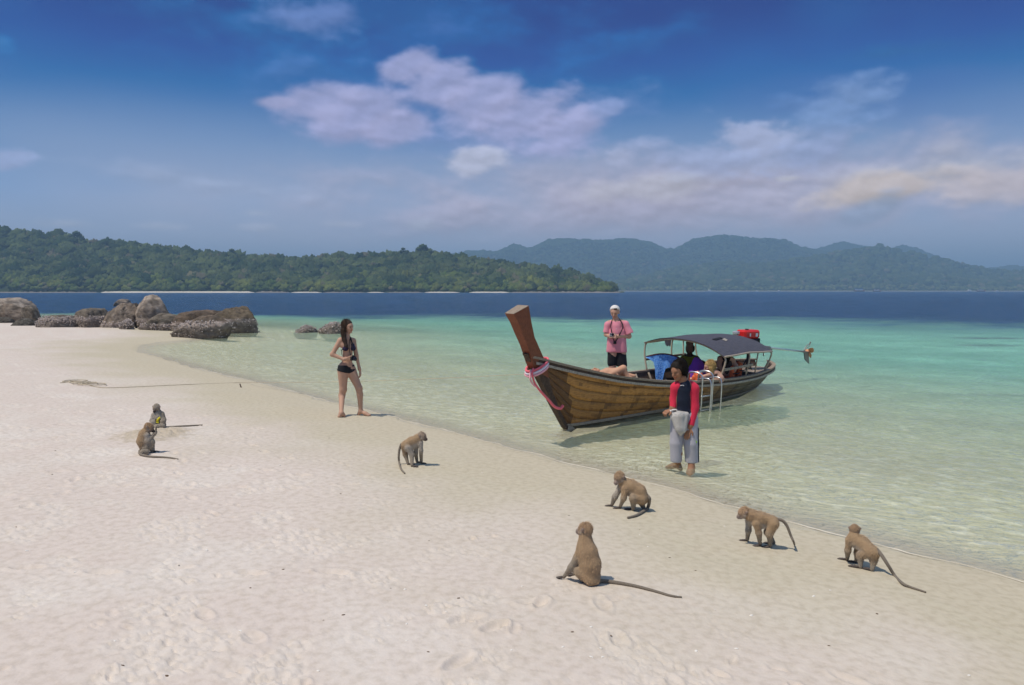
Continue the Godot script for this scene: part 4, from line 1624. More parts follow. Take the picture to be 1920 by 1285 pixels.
func canopy(t: Node3D) -> void:
	var arch := func(u: float, v: float) -> Vector3:
		var q := v / 0.90
		var lift := 0.03 * sin((u - 4.2) / 2.4 * PI)
		return B(u, v, 1.335 - 0.195 * pow(absf(q + 0.12), 2.3) + lift - 0.012 * absf(sin((u - 4.2) / 1.2 * PI)) - 0.02 * (u - 4.2) * (0.4 + q * 0.3))
	var rows := []
	for i in 17:
		var v := lerpf(-0.93, 0.95, i / 16.0)
		var row := PackedVector3Array()
		for k in 25:
			var u := lerpf(4.14, 6.72, k / 24.0)
			var p: Vector3 = arch.call(u, v)
			p.y += 0.008 * n_mid.get_noise_2d(u * 3.0, v * 3.0)
			row.append(p)
		rows.append(row)
	var st := stm()
	slab(st, rows, -0.008)
	build("canopy", st, M.canopy, t)
	st = stm()
	slab(st, [PackedVector3Array([arch.call(4.9, 0.3) + Vector3(0, 0.014, 0), arch.call(5.35, 0.28) + Vector3(0, 0.016, 0)]), PackedVector3Array([arch.call(4.92, 0.38) + Vector3(0, 0.014, 0), arch.call(5.33, 0.36) + Vector3(0, 0.016, 0)])], -0.004)
	build("canopy_patch", st, M.black_cloth, t)
	st = stm()
	slab(st, [PackedVector3Array([arch.call(5.2, 0.40) + Vector3(0, 0.014, 0), arch.call(5.36, 0.38) + Vector3(0, 0.02, 0)]), PackedVector3Array([arch.call(5.18, 0.50) + Vector3(0, 0.014, 0), arch.call(5.33, 0.47) + Vector3(0, 0.016, 0)])], -0.006)
	build("canopy_patch", st, M.pale_paint, t)
	for u in [4.2, 5.42, 6.64]:
		var pts := PackedVector3Array()
		var n := 14
		pts.append(hull(u, 0.99, -1.0, 0.02))
		pts.append(B(u, -0.93, 0.9))
		for i in n + 1:
			pts.append((arch.call(u, lerpf(-0.91, 0.93, float(i) / n)) as Vector3) - Vector3(0, 0.032, 0))
		pts.append(B(u, 0.95, 0.9))
		pts.append(hull(u, 0.99, 1.0, 0.02))
		st = stm()
		tube(st, spline(Array(pts), 3), 0.019, 0.019, 7)
		build("canopy_frame", st, M.pole_paint, t)
	for v in [-0.92, -0.45, 0.0, 0.45, 0.945]:
		var pts := PackedVector3Array()
		for i in 13:
			pts.append((arch.call(lerpf(4.16, 6.7, i / 12.0), v) as Vector3) - Vector3(0, 0.026 if absf(v) < 0.9 else 0.012, 0))
		st = stm()
		tube(st, pts, 0.013 if absf(v) < 0.9 else 0.02, -1.0, 6)
		build("canopy_batten", st, M.pole_paint, t)
	for q in [[5.95, 1.0], [5.95, -1.0]]:
		st = stm()
		bar(st, hull(q[0], 0.99, q[1], 0.02), (arch.call(q[0], 0.92 * q[1]) as Vector3) - Vector3(0, 0.03, 0), 0.016)
		build("post", st, M.pole_paint, t)
	st = stm()
	box(st, Transform3D(Basis(), B(4.95, 0.93, 0.77)), Vector3(0.025, 0.055, 1.45), 0.004)
	build("side_board", st, M.grey_wood, t)
	st = stm()
	box(st, Transform3D(Basis(), B(5.2, -0.93, 0.79)), Vector3(0.025, 0.05, 1.9), 0.004)
	build("side_board", st, M.grey_wood, t)

func engine(t: Node3D) -> void:
	var e := Node3D.new()
	e.name = "engine"
	e.transform = Transform3D(Basis(Vector3.UP, deg_to_rad(-13.0)), B(7.55, 0.0, 0.42))
	t.add_child(e)
	var st := stm()
	box(st, xf(Vector3(0, 0.87, 0.02)), Vector3(0.30, 0.21, 0.60), 0.045)
	build("fuel_tank", st, M.red_paint, e)
	st = stm()
	box(st, xf(Vector3(0.152, 0.86, 0.13)), Vector3(0.004, 0.075, 0.05), 0.0)
	build("white_marking", st, M.white_print, e)
	st = stm()
	box(st, xf(Vector3(0.152, 0.855, -0.13)), Vector3(0.004, 0.085, 0.09), 0.0)
	build("white_marking", st, M.white_print, e)
	st = stm()
	tube(st, PackedVector3Array([Vector3(0.02, 0.96, 0.1), Vector3(0.02, 1.0, 0.1)]), 0.045, 0.045, 10)
	build("filler_cap", st, M.black_metal, e)
	st = stm()
	box(st, xf(Vector3(0, 0.64, -0.02)), Vector3(0.26, 0.24, 0.46), 0.03)
	tube(st, PackedVector3Array([Vector3(-0.16, 0.62, -0.05), Vector3(0.16, 0.62, -0.05)]), 0.12, 0.12, 16)
	box(st, xf(Vector3(0.05, 0.62, -0.27)), Vector3(0.2, 0.3, 0.06), 0.02)
	build("engine_block", st, M.black_metal, e)
	st = stm()
	tube(st, spline([Vector3(-0.05, 0.72, 0.22), Vector3(-0.05, 0.78, 0.34), Vector3(-0.05, 0.86, 0.42)], 4), 0.045, 0.04, 10)
	box(st, xf(Vector3(-0.05, 0.9, 0.42)), Vector3(0.16, 0.09, 0.12), 0.02)
	build("exhaust", st, M.steel, e)
	st = stm()
	bar(st, Vector3(0, -0.02, -0.05), Vector3(0, 0.55, -0.05), 0.05, 0.04, 10)
	bar(st, Vector3(-0.15, 0.0, 0.0), Vector3(0, 0.3, -0.05), 0.02)
	bar(st, Vector3(0.15, 0.0, 0.0), Vector3(0, 0.3, -0.05), 0.02)
	build("engine_mount", st, M.black_metal, e)
	st = stm()
	tube(st, spline([Vector3(0.0, 0.62, 0.2), Vector3(0.06, 0.66, 0.7), Vector3(0.08, 0.62, 1.15)], 4), 0.017, 0.017, 8)
	build("tiller", st, M.dull_metal, e)
	var a := Vector3(0, 0.56, -0.25)
	var b := Vector3(-0.02, 0.31, -2.72)
	st = stm()
	bar(st, a, a.lerp(b, 0.27), 0.048, 0.045, 12)
	box(st, xf(a.lerp(b, 0.08) - Vector3(0, 0.05, 0)), Vector3(0.14, 0.06, 0.3), 0.01)
	box(st, xf(a.lerp(b, 0.25) - Vector3(0, 0.05, 0)), Vector3(0.07, 0.06, 0.26), 0.01)
	bar(st, a.lerp(b, 0.15), a.lerp(b, 0.18) - Vector3(0, 0.22, 0), 0.014)
	build("shaft_sleeve", st, M.dull_metal, e)
	st = stm()
	bar(st, a.lerp(b, 0.27), b, 0.026, 0.024, 10)
	build("propeller_shaft", st, M.steel, e)
	var dir := (b - a).normalized()
	st = stm()
	st.set_smooth_group(-1)
	var s0 := a.lerp(b, 0.90)
	for s in [-0.012, 0.012]:
		var o := Vector3(s, 0, 0)
		var q := [s0 + o, b + o - dir * 0.03, b + o + Vector3(0, -0.32, -0.05), b + o + Vector3(0, -0.19, 0.16)]
		if s > 0:
			quad(st, q[0], q[3], q[2], q[1])
		else:
			quad(st, q[0], q[1], q[2], q[3])
	build("skeg", st, M.dull_metal, e)
	st = stm()
	tube(st, spline([s0 + Vector3(0, 0.02, 0), s0 + Vector3(0, 0.16, -0.12), b + Vector3(0, 0.25, -0.06), b + Vector3(0, 0.28, -0.02)], 4), 0.012, 0.012, 6)
	tube(st, spline([s0 + Vector3(0, -0.02, 0), s0 + Vector3(0.02, 0.10, -0.1), b + Vector3(0.02, 0.17, 0.02), b + Vector3(0, 0.27, -0.02)], 4), 0.010, 0.010, 6)
	build("propeller_guard", st, M.dull_metal, e)
	var pr := Node3D.new()
	pr.name = "propeller_hub"
	st = stm()
	for k in 3:
		var ang := k * TAU / 3.0 + 0.9
		var rad := Vector3(cos(ang), sin(ang), 0)
		var tan_ := Vector3(-sin(ang), cos(ang), 0)
		var rows := []
		for i in 5:
			var f := i / 4.0
			var w := 0.075 * sin(PI * (0.22 + 0.72 * f))
			var row := PackedVector3Array()
			for j in 3:
				var q := (j - 1.0)
				row.append(b + rad * (0.02 + 0.135 * f) + (tan_ * 0.85 + Vector3(0, 0, 0.5)) * q * w + Vector3(0, 0, -0.03))
			rows.append(row)
		slab(st, rows, 0.006)
	bar(st, b + Vector3(0, 0, 0.03), b + Vector3(0, 0, -0.08), 0.03, 0.02, 10)
	build("propeller", st, M.bronze, e)
	pr.free()

func ladder() -> void:
	var t := boat_thing("boarding_ladder", "steel tube boarding ladder hooked over the boat's side behind the man in red sleeves", "ladder")
	for u in [3.34, 3.72]:
		var b: float = smooth_table(u, HB)
		var st := stm()
		tube(st, spline([B(u, b - 0.22, 0.48), B(u, b - 0.21, 0.70), B(u, b - 0.14, 0.765), B(u, b + 0.0, 0.765), B(u, b + 0.09, 0.70), B(u, b + 0.10, 0.55), B(u, b + 0.10, 0.1), B(u, b + 0.08, -0.16)], 5), 0.0165, 0.0165, 8)
		build("rail", st, M.steel, t)
		st = stm()
		tube(st, spline([B(u + 0.09, b - 0.05, 0.62), B(u + 0.09, b + 0.13, 0.66), B(u + 0.09, b + 0.24, 0.58), B(u + 0.09, b + 0.25, 0.1), B(u + 0.09, b + 0.24, -0.2)], 5), 0.014, 0.014, 8)
		build("standoff", st, M.steel, t)
	for w in [0.765, 0.30, 0.02]:
		var st := stm()
		var b: float = smooth_table(3.53, HB)
		var off := -0.05 if w > 0.6 else 0.10
		bar(st, B(3.32, b + off - 0.02, w), B(3.74, b + off + 0.02, w), 0.015)
		build("rung", st, M.steel, t)

func ribbons() -> void:
	var wrap := func(off: float, r: float) -> Array:
		var out := []
		for k in 25:
			var a := TAU * k / 24.0
			var u := -0.83 + (0.23 + off * 0.12) * cos(a)
			var v := (0.128 + r) * sin(a)
			out.append(B(u, clampf(v, -0.15, 0.15), 1.125 + off - 0.17 * cos(a) * -1.0 * 0.55))
		return out
	var i := 0
	for q in [["ribbon_pink", 0.03, "pink", "tied highest round the foot of the prow"], ["ribbon_white", -0.012, "white", "tied round the prow between the pink ones"], ["ribbon_rose", -0.05, "pale rose", "tied lowest round the foot of the prow"]]:
		var t := boat_thing("ribbon", "%s cloth ribbon %s" % [q[2], q[3]], "ribbon", "ribbons tied round the prow")
		var st := stm()
		tube(st, spline(wrap.call(q[1], 0.012 * i), 2), 0.020, 0.020, 7)
		build("band", st, M[q[0]], t)
		i += 1
	var t := boat_thing("ribbon_tail", "long twisted pink ribbon end hanging down the stem", "ribbon")
	var st := stm()
	var pts := spline([B(-1.04, 0.09, 1.12), B(-1.1, 0.12, 1.04), B(-1.05, 0.13, 0.90), B(-0.94, 0.14, 0.78), B(-0.82, 0.15, 0.68), B(-0.68, 0.16, 0.57), B(-0.55, 0.175, 0.46), B(-0.42, 0.20, 0.415), B(-0.36, 0.21, 0.46)], 5)
	tube(st, pts, 0.014, 0.026, 7)
	build("twist", st, M.ribbon_pink, t)
	st = stm()
	tube(st, spline([B(-1.06, 0.07, 1.09), B(-1.13, 0.1, 0.97), B(-1.06, 0.12, 0.86), B(-0.97, 0.135, 0.81)], 5), 0.017, 0.013, 7)
	build("loop", st, M.ribbon_rose, t)

# ---------- people ----------
const WHITE_SKIN := Color(0.50, 0.30, 0.21)
const PINK_SKIN := Color(0.52, 0.30, 0.22)
const BROWN_SKIN := Color(0.33, 0.165, 0.098)
const DARK_SKIN := Color(0.055, 0.03, 0.02)

func figure(label: String, where: Vector3, group := "") -> Node3D:
	return thing("person", label, "person", where, root_turn, group)

var face_at := Vector3.ZERO
var face_to := Vector3.ZERO

func wear(name_: String, bones: Array, m: Material, parent: Node, cell := 0.011, k := 0.012, clips := []) -> void:
	var n := net()
	blob(n, bones, cell, k, clips)
	var mesh := net_mesh(n)
	put(name_, mesh, m, parent)
	if name_ == "hair":
		strands(parent, mesh, 4500, Vector2(0.022, 0.05), 0.0035, 0.3, (m as StandardMaterial3D).albedo_color.srgb_to_linear(), "hair_strands")

func V(pts: Array) -> PackedVector3Array:
	return PackedVector3Array(pts)

func woman() -> void:
	var where := spot(666, 779)
	frame(where, F / -where.z * 6.118, 470, 1160)
	var t := figure("woman in a dark bikini standing barefoot at the water's edge, camera in hand", where)
	var s := WHITE_SKIN
	var b := []
	limb(b, [J(345, 605, 22), J(412, 602, -18)], [58, 55], [s])
	limb(b, [J(383, 570), J(392, 480), J(396, 400)], [60, 52, 58], [s])
	limb(b, [J(352, 350, 26), J(438, 350, -22)], [48, 44], [s])
	limb(b, [J(325, 300, 28), J(395, 290, 0), J(455, 300, -26)], [31, 36, 29], [s])
	limb(b, [J(375, 383, 46), J(376, 388, 48)], [33, 32], [s])
	limb(b, [J(450, 383, 22), J(452, 388, 24)], [30, 30], [s])
	limb(b, [J(388, 300), J(397, 225, 4)], [32, 27], [s])
	limb(b, [J(312, 305, 34), J(222, 462, 44), J(352, 524, 88), J(392, 510, 92)], [31, 24, 18, 16], [s])
	limb(b, [J(462, 305, -30), J(492, 470, -34), J(524, 625, -14), J(530, 645, -12)], [28, 22, 16, 15], [s])
	var la := G(315, 1132, 46)
	var ra := G(532, 1118, 46)
	limb(b, [J(338, 640, 20), J(338, 860, 10), J(322, 930, 0), la], [64, 40, 36, 22], [s])
	limb(b, [J(425, 640, -14), J(516, 850, 20), J(526, 925, 14), ra], [62, 38, 34, 22], [s])
	foot(b, la, G(352, 1166, 10), s, 0.95)
	foot(b, ra, G(634, 1166, 10), s, 0.95)
	var n := net()
	blob(n, b, 0.0105, 0.011)
	var c := J(400, 148, 4)
	var f := Vector3(0.80, -0.12, 0.58)
	blob(n, head_bones(c, f, Vector3.UP, 1.0, s), 0.0052, 0.006)
	hand(n, J(380, 514, 92), Vector3(0.7, 0.12, 0.4), Vector3(-0.3, -0.2, 0.9), 0.9, s, 0.9, 1.0)
	hand(n, J(528, 634, -12), Vector3(0.1, -1, 0.1), Vector3(0.8, 0, 0.4), 0.9, s, 0.3, -1.0)
	put("body", net_mesh(n), M.skin, t)
	var r := Vector3.UP.cross(f).normalized()
	b = []
	b.append([c + Vector3.UP * 0.045 - f * 0.035, c + Vector3.UP * 0.05, 0.094, 0.084, s])
	b.append([c - f * 0.05 + Vector3.UP * 0.02, c - f * 0.06 - Vector3.UP * 0.06, 0.075, 0.05, s])
	b.append([c - f * 0.01 + r * -0.075 + Vector3.UP * 0.03, c - f * 0.02 - r * 0.07 - Vector3.UP * 0.05, 0.035, 0.03, s])
	limb(b, [J(345, 190, 40), J(350, 240, 52), J(362, 300, 62), J(378, 370, 72), J(392, 405, 70)], [24, 24, 23, 19, 9], [s])
	face_at = c
	face_to = f
	wear("hair", b, M.brown_hair, t, 0.009, 0.009)
	b = []
	limb(b, [J(345, 605, 22), J(412, 602, -18)], [62, 59], [s])
	limb(b, [J(338, 650, 20), J(338, 700, 20)], [67, 64], [s])
	limb(b, [J(425, 650, -14), J(440, 700, -10)], [65, 62], [s])
	wear("bikini_bottom", b, M.black_cloth, t, 0.010, 0.010, [[J(380, 578, 0), Vector3(0, 1, 0)], [J(360, 662, 0), Vector3(-0.25, -0.95, 0)], [J(440, 664, 0), Vector3(0.3, -0.95, 0)]])
	b = []
	limb(b, [J(372, 360, 48), J(372, 392, 52)], [26, 37], [s])
	limb(b, [J(450, 360, 22), J(453, 392, 27)], [24, 35], [s])
	wear("bikini_top", b, M.batik_bikini, t, 0.008, 0.008, [[J(380, 420, 0), Vector3(0, -1, 0)]])
	var st := stm()
	tube(st, spline([J(370, 340, 62), J(362, 290, 42), J(375, 245, 10)], 4), 0.006, -1.0, 6)
	build("strap", st, M.black_cloth, t)
	st = stm()
	tube(st, spline([J(452, 350, 45), J(430, 290, 24), J(405, 245, 14)], 4), 0.012, -1.0, 6)
	build("strap", st, M.black_cloth, t)
	st = stm()
	tube(st, spline([J(345, 405, 68), J(325, 412, 40), J(322, 415, 0)], 4), 0.006, -1.0, 6)
	build("strap", st, M.black_cloth, t)
	st = stm()
	tube(st, spline([J(330, 418, 55), J(326, 450, 56), J(330, 475, 57)], 4), 0.005, -1.0, 6)
	build("strap", st, M.black_cloth, t)
	var cam := thing("camera", "black camera with a lens held at the woman's waist", "camera", where + J(455, 515, 105).rotated(Vector3.UP, root_turn), root_turn + 0.6)
	st = stm()
	box(st, xf(Vector3.ZERO), Vector3(0.115, 0.08, 0.05), 0.012)
	box(st, xf(Vector3(0, 0.045, 0)), Vector3(0.05, 0.025, 0.045), 0.008)
	build("camera_body", st, M.black_plastic, cam)
	st = stm()
	tube(st, V([Vector3(0, -0.003, 0.02), Vector3(0, -0.01, 0.075)]), 0.032, 0.034, 14)
	build("lens", st, M.glass_lens, cam)
	st = stm()
	var inv := cam.transform.affine_inverse() * Transform3D(Basis(Vector3.UP, root_turn), where)
	tube(st, spline([inv * J(425, 478, 98), inv * J(412, 380, 88), inv * J(420, 300, 44), inv * J(428, 262, 4)], 5), 0.007, -1.0, 6)
	tube(st, spline([inv * J(470, 478, 92), inv * J(452, 380, 70), inv * J(440, 300, 36), inv * J(428, 262, 4)], 5), 0.007, -1.0, 6)
	build("neck_strap", st, M.black_cloth, cam)

func guide() -> void:
	var where := spot(1283, 888)
	frame(where, F / -where.z * 4.282, 485, 1238)
	var t := figure("smiling dark haired man with red sleeves and grey shorts wading barefoot beside the boat", where)
	var s := BROWN_SKIN
	var b := []
	limb(b, [J(435, 765, 14), J(520, 765, -14)], [56, 54], [s])
	limb(b, [J(472, 740), J(462, 650, 6), J(460, 580, 8)], [58, 56, 58], [s])
	limb(b, [J(418, 556, 22), J(470, 535, 5), J(532, 548, -18)], [40, 44, 42], [s])
	limb(b, [J(470, 545), J(458, 478, 18)], [36, 32], [s])
	limb(b, [J(410, 555, 24), J(396, 650, 18), J(386, 722, 48), J(376, 742, 52)], [36, 29, 21, 19], [s])
	limb(b, [J(545, 555, -18), J(556, 705, -6), J(530, 850, 40), J(524, 872, 46)], [42, 32, 23, 20], [s])
	var la := G(432, 1172, 46)
	var ra := G(540, 1204, 46)
	limb(b, [J(430, 800, 8), J(422, 990, 30), J(432, 1080, 26), la], [46, 36, 34, 23], [s])
	limb(b, [J(525, 800, -12), J(536, 990, 16), J(543, 1085, 8), ra], [46, 38, 35, 24], [s])
	foot(b, la, G(345, 1192, 10), s)
	foot(b, ra, G(520, 1242, 10), s)
	var n := net()
	blob(n, b, 0.0115, 0.012)
	var c := J(428, 430, 30)
	var f := Vector3(-0.68, -0.28, 0.66)
	var up := Vector3(-0.2, 0.95, 0.15).normalized()
	blob(n, head_bones(c, f, up, 1.0, s), 0.0052, 0.006)
	hand(n, J(379, 738, 52), Vector3(-0.75, -0.25, 0.5), Vector3(-0.2, 0.8, 0.5), 0.95, s, 0.9, -1.0)
	hand(n, J(524, 872, 46), Vector3(-0.3, -0.9, 0.3), Vector3(-0.4, 0.2, 0.9), 1.0, s, 0.25, -1.0)
	put("body", net_mesh(n), M.skin, t)
	b = []
	var fr := f.cross(up).normalized()
	b.append([c + up * 0.055 - f * 0.05, c + up * 0.075 - f * 0.005, 0.097, 0.08, s])
	b.append([c - f * 0.06 + up * 0.0, c - f * 0.07 - up * 0.05, 0.078, 0.062, s])
	for q in [-1.0, 1.0]:
		b.append([c + fr * q * 0.072 + up * 0.05, c + fr * q * 0.076 - up * 0.015 - f * 0.02, 0.035, 0.026, s])
		b.append([c + fr * q * 0.03 + up * 0.105 + f * 0.035, c + fr * q * 0.05 + up * 0.085 + f * 0.062, 0.028, 0.016, s])
	b.append([c + up * 0.12 - f * 0.05, c + up * 0.09 - f * 0.09, 0.05, 0.05, s])
	b.append([c - f * 0.075 - up * 0.03, c - f * 0.07 - up * 0.085, 0.07, 0.05, s])
	face_at = c
	face_to = f
	wear("hair", b, M.hair, t, 0.009, 0.009)
	b = []
	limb(b, [J(435, 765, 14), J(520, 765, -14)], [60, 58], [s])
	limb(b, [J(472, 740), J(462, 650, 6), J(460, 580, 8)], [63, 60, 62], [s])
	limb(b, [J(428, 560, 20), J(470, 538, 5), J(522, 552, -16)], [42, 48, 44], [s])
	limb(b, [J(470, 545), J(462, 505, 12)], [42, 36], [s])
	wear("shirt", b, M.navy_cloth, t, 0.011, 0.012, [[J(470, 778), Vector3(0, -1, 0)], [J(462, 500, 10), Vector3(-0.3, 1, 0.2).normalized()]])
	b = []
	limb(b, [J(424, 546, 23), J(408, 560, 25), J(396, 650, 18), J(388, 716, 46)], [41, 41, 34, 26], [s])
	wear("sleeve", b, M.red_cloth, t, 0.010, 0.010, [[J(386, 726, 50), (J(376, 742, 52) - J(396, 650, 18)).normalized()]])
	b = []
	limb(b, [J(528, 542, -17), J(545, 560, -18), J(556, 705, -6), J(532, 845, 39)], [46, 47, 38, 29], [s])
	wear("sleeve", b, M.red_cloth, t, 0.010, 0.010, [[J(528, 858, 42), (J(524, 872, 46) - J(556, 705, -6)).normalized()]])
	b = []
	limb(b, [J(435, 765, 14), J(520, 765, -14)], [63, 61], [s])
	limb(b, [J(432, 810, 8), J(418, 1000, 30), J(420, 1130, 24)], [66, 50, 47], [s])
	limb(b, [J(522, 810, -12), J(535, 1000, 16), J(544, 1160, 4)], [68, 56, 53], [s])
	wear("shorts", b, M.grey_cloth, t, 0.010, 0.007, [[J(430, 1148, 20), Vector3(0, -1, 0)], [J(470, 742), Vector3(0, 1, 0)]])
	b = []
	limb(b, [J(556, 850, -14), J(570, 1000, 12), J(577, 1148, 2)], [42, 28, 26], [s])
	wear("side_panel", b, M.navy_cloth, t, 0.010, 0.010, [[J(430, 1146, 20), Vector3(0, -1, 0)], [J(565, 870), Vector3(0, 1, 0)]])
	var st := stm()
	for q in [[562, 960, 574, 1000], [556, 985, 570, 1030], [566, 1005, 580, 975]]:
		tube(st, spline([J(q[0], q[1], 50), J((q[0] + q[2]) * 0.5 + 4, (q[1] + q[3]) * 0.5, 52), J(q[2], q[3], 46)], 3), 0.011, 0.004, 6)
	build("green_print", st, M.green_print, t)
	st = stm()
	tube(st, spline([J(444, 548, 70), J(452, 544, 71), J(460, 547, 71)], 3), 0.004, -1.0, 5)
	tube(st, spline([J(462, 543, 71), J(470, 545, 69), J(472, 549, 68)], 3), 0.004, -1.0, 5)
	build("chest_print", st, M.white_print, t)
	# the pale bag in front of him
	var bag := thing("plastic_bag", "crumpled pale grey bag held in front of the wading man's shorts", "bag", where + J(440, 850, 80).rotated(Vector3.UP, root_turn), root_turn)
	var inv := Transform3D(Basis(), -J(440, 850, 80))
	b = []
	for q in [[385, 765, 60, 440, 790, 76, 16, 30], [440, 775, 76, 498, 768, 62, 30, 18], [400, 800, 80, 440, 880, 92, 26, 34], [440, 790, 84, 450, 900, 92, 40, 30], [490, 780, 66, 470, 890, 84, 22, 30], [450, 900, 92, 455, 938, 90, 26, 10], [372, 745, 62, 395, 775, 66, 14, 16]]:
		limb(b, [inv * J(q[0], q[1], q[2]), inv * J(q[3], q[4], q[5])], [q[6], q[7]], [s])
	wear("bag", b, M.plastic_bag, bag, 0.010, 0.009)
	st = stm()
	tube(st, spline([inv * J(362, 760, 72), inv * J(385, 742, 78), inv * J(412, 738, 80), inv * J(424, 748, 76)], 4), 0.014, 0.008, 7)
	build("bag_lip", st, M.white_cloth, bag)

func photographer() -> void:
	var where := at(1158, 739, 14.6)
	frame(where, F / 14.6 * 8.29, 481, 1442)
	var t := figure("man in a pink short sleeved shirt and white cap standing in the boat's bow", where)
	var s := PINK_SKIN
	var b := []
	limb(b, [J(405, 720), J(505, 720)], [75, 75], [s])
	limb(b, [J(455, 660), J(455, 480), J(450, 400)], [85, 85, 88], [s])
	limb(b, [J(345, 345), J(455, 325), J(565, 338)], [42, 60, 42], [s])
	limb(b, [J(445, 330), J(437, 250, 10)], [42, 40], [s])
	limb(b, [J(328, 355), J(296, 520, 15), J(352, 556, 90), J(372, 552, 104)], [44, 32, 24, 22], [s])
	limb(b, [J(590, 350), J(652, 545, 10), J(470, 556, 100), J(430, 552, 110)], [44, 33, 25, 22], [s])
	limb(b, [J(405, 760), J(398, 1040, 12), J(395, 1130), J(392, 1390)], [88, 52, 50, 30], [s])
	limb(b, [J(525, 760), J(552, 1040, 12), J(556, 1130), J(560, 1390)], [88, 52, 50, 30], [s])
	foot(b, J(392, 1392), J(372, 1442, 110), s)
	foot(b, J(560, 1392), J(575, 1442, 110), s)
	var n := net()
	blob(n, b, 0.0115, 0.012)
	var c := J(428, 178, 14)
	var f := Vector3(-0.22, -0.36, 0.9)
	blob(n, head_bones(c, f, Vector3(0, 0.95, 0.3), 0.98, s), 0.0052, 0.006)
	hand(n, J(362, 554, 98), Vector3(0.7, 0.05, 0.6), Vector3(-0.4, 0.2, 0.9), 0.95, s, 0.8, -1.0)
	hand(n, J(446, 554, 106), Vector3(-0.9, 0.05, 0.3), Vector3(0.1, 0.3, 0.95), 0.95, s, 0.8, 1.0)
	put("body", net_mesh(n), M.skin, t)
	b = []
	limb(b, [J(455, 740), J(452, 480), J(450, 400)], [104, 102, 98], [s])
	limb(b, [J(390, 770), J(400, 480)], [90, 80], [s])
	limb(b, [J(525, 775), J(515, 480)], [96, 84], [s])
	limb(b, [J(345, 350), J(455, 330), J(565, 345)], [48, 66, 48], [s])
	wear("shirt", b, M.pink_cloth, t, 0.0115, 0.012, [[J(455, 792), Vector3(0, -1, 0)], [J(440, 300, 20), Vector3(0, 0.9, 0.35).normalized()]])
	b = []
	limb(b, [J(345, 350), J(324, 370), J(300, 500, 14)], [46, 53, 56], [s])
	wear("sleeve", b, M.pink_cloth, t, 0.0115, 0.012, [[J(298, 496, 14), (J(296, 520, 15) - J(328, 355)).normalized()]])
	b = []
	limb(b, [J(565, 345), J(592, 360), J(648, 500, 8)], [46, 54, 74], [s])
	wear("sleeve", b, M.pink_cloth, t, 0.0115, 0.012, [[J(655, 508, 8), (J(672, 545, 10) - J(590, 350)).normalized()]])
	b = []
	limb(b, [J(405, 730), J(505, 730)], [80, 80], [s])
	limb(b, [J(402, 780), J(392, 960, 6)], [82, 74], [s])
	limb(b, [J(522, 780), J(548, 1010, 6)], [84, 80], [s])
	wear("shorts", b, M.black_cloth, t, 0.0115, 0.012, [[J(470, 1012), Vector3(0, -1, 0)], [J(455, 690), Vector3(0, 1, 0)]])
	var st := stm()
	for q in [[455, 440], [455, 520], [452, 600], [450, 660]]:
		ball(st, J(q[0], q[1], 106), Vector3(0.007, 0.007, 0.004), 5, 8)
	build("button", st, M.white_print, t)
	var cap := thing("cap", "white cap worn by the man in the pink shirt", "cap", where + c.rotated(Vector3.UP, root_turn), root_turn)
	b = []
	b.append([Vector3(0, 0.045, -0.028), Vector3(0, 0.05, 0.012), 0.096, 0.09, s])
	wear("crown", b, M.white_cloth, cap, 0.008, 0.007, [[Vector3(0, 0.045, 0.02), Vector3(0, -0.94, 0.32).normalized()]])
	st = stm()
	box(st, xf(Vector3(0.01, 0.068, 0.094), Vector3(-0.25, 0, 0)), Vector3(0.06, 0.03, 0.012), 0.006)
	build("strap_gap", st, M.hair, cap)
	st = stm()
	sheet(st, [V([Vector3(-0.075, 0.035, -0.09), Vector3(0, 0.045, -0.115), Vector3(0.075, 0.035, -0.09)]), V([Vector3(-0.055, 0.0, -0.16), Vector3(0, 0.01, -0.185), Vector3(0.055, 0.0, -0.16)])])
	build("peak", st, M.white_cloth, cap)
	var cam := thing("camera", "small silver and black camera in the pink shirted man's hands", "camera", where + J(392, 536, 126).rotated(Vector3.UP, root_turn), root_turn)
	st = stm()
	box(st, xf(Vector3.ZERO, Vector3(-0.5, 0.1, -0.2)), Vector3(0.105, 0.062, 0.03), 0.008)
	build("camera_body", st, M.silver_plastic, cam)
	st = stm()
	tube(st, V([Vector3(0.01, 0, 0.005), Vector3(0.01, 0.018, 0.035)]), 0.024, 0.024, 12)
	box(st, xf(Vector3(-0.03, 0.022, 0.012)), Vector3(0.03, 0.02, 0.03), 0.004)
	build("lens", st, M.glass_lens, cam)
	var pouch := thing("camera", "dark camera hanging on a neck strap against the pink shirt", "camera", where + J(432, 655, 118).rotated(Vector3.UP, root_turn), root_turn)
	var inv := Transform3D(Basis(), -J(432, 655, 118))
	st = stm()
	box(st, xf(Vector3.ZERO), Vector3(0.06, 0.045, 0.035), 0.008)
	build("camera_body", st, M.black_plastic, pouch)
	st = stm()
	tube(st, spline([inv * J(425, 645, 112), inv * J(370, 440, 104), inv * J(375, 340, 70), inv * J(400, 275, 10)], 5), 0.008, -1.0, 6)
	tube(st, spline([inv * J(440, 645, 112), inv * J(545, 440, 104), inv * J(540, 350, 72), inv * J(480, 262, 8)], 5), 0.011, -1.0, 6)
	build("neck_strap", st, M.black_cloth, pouch)

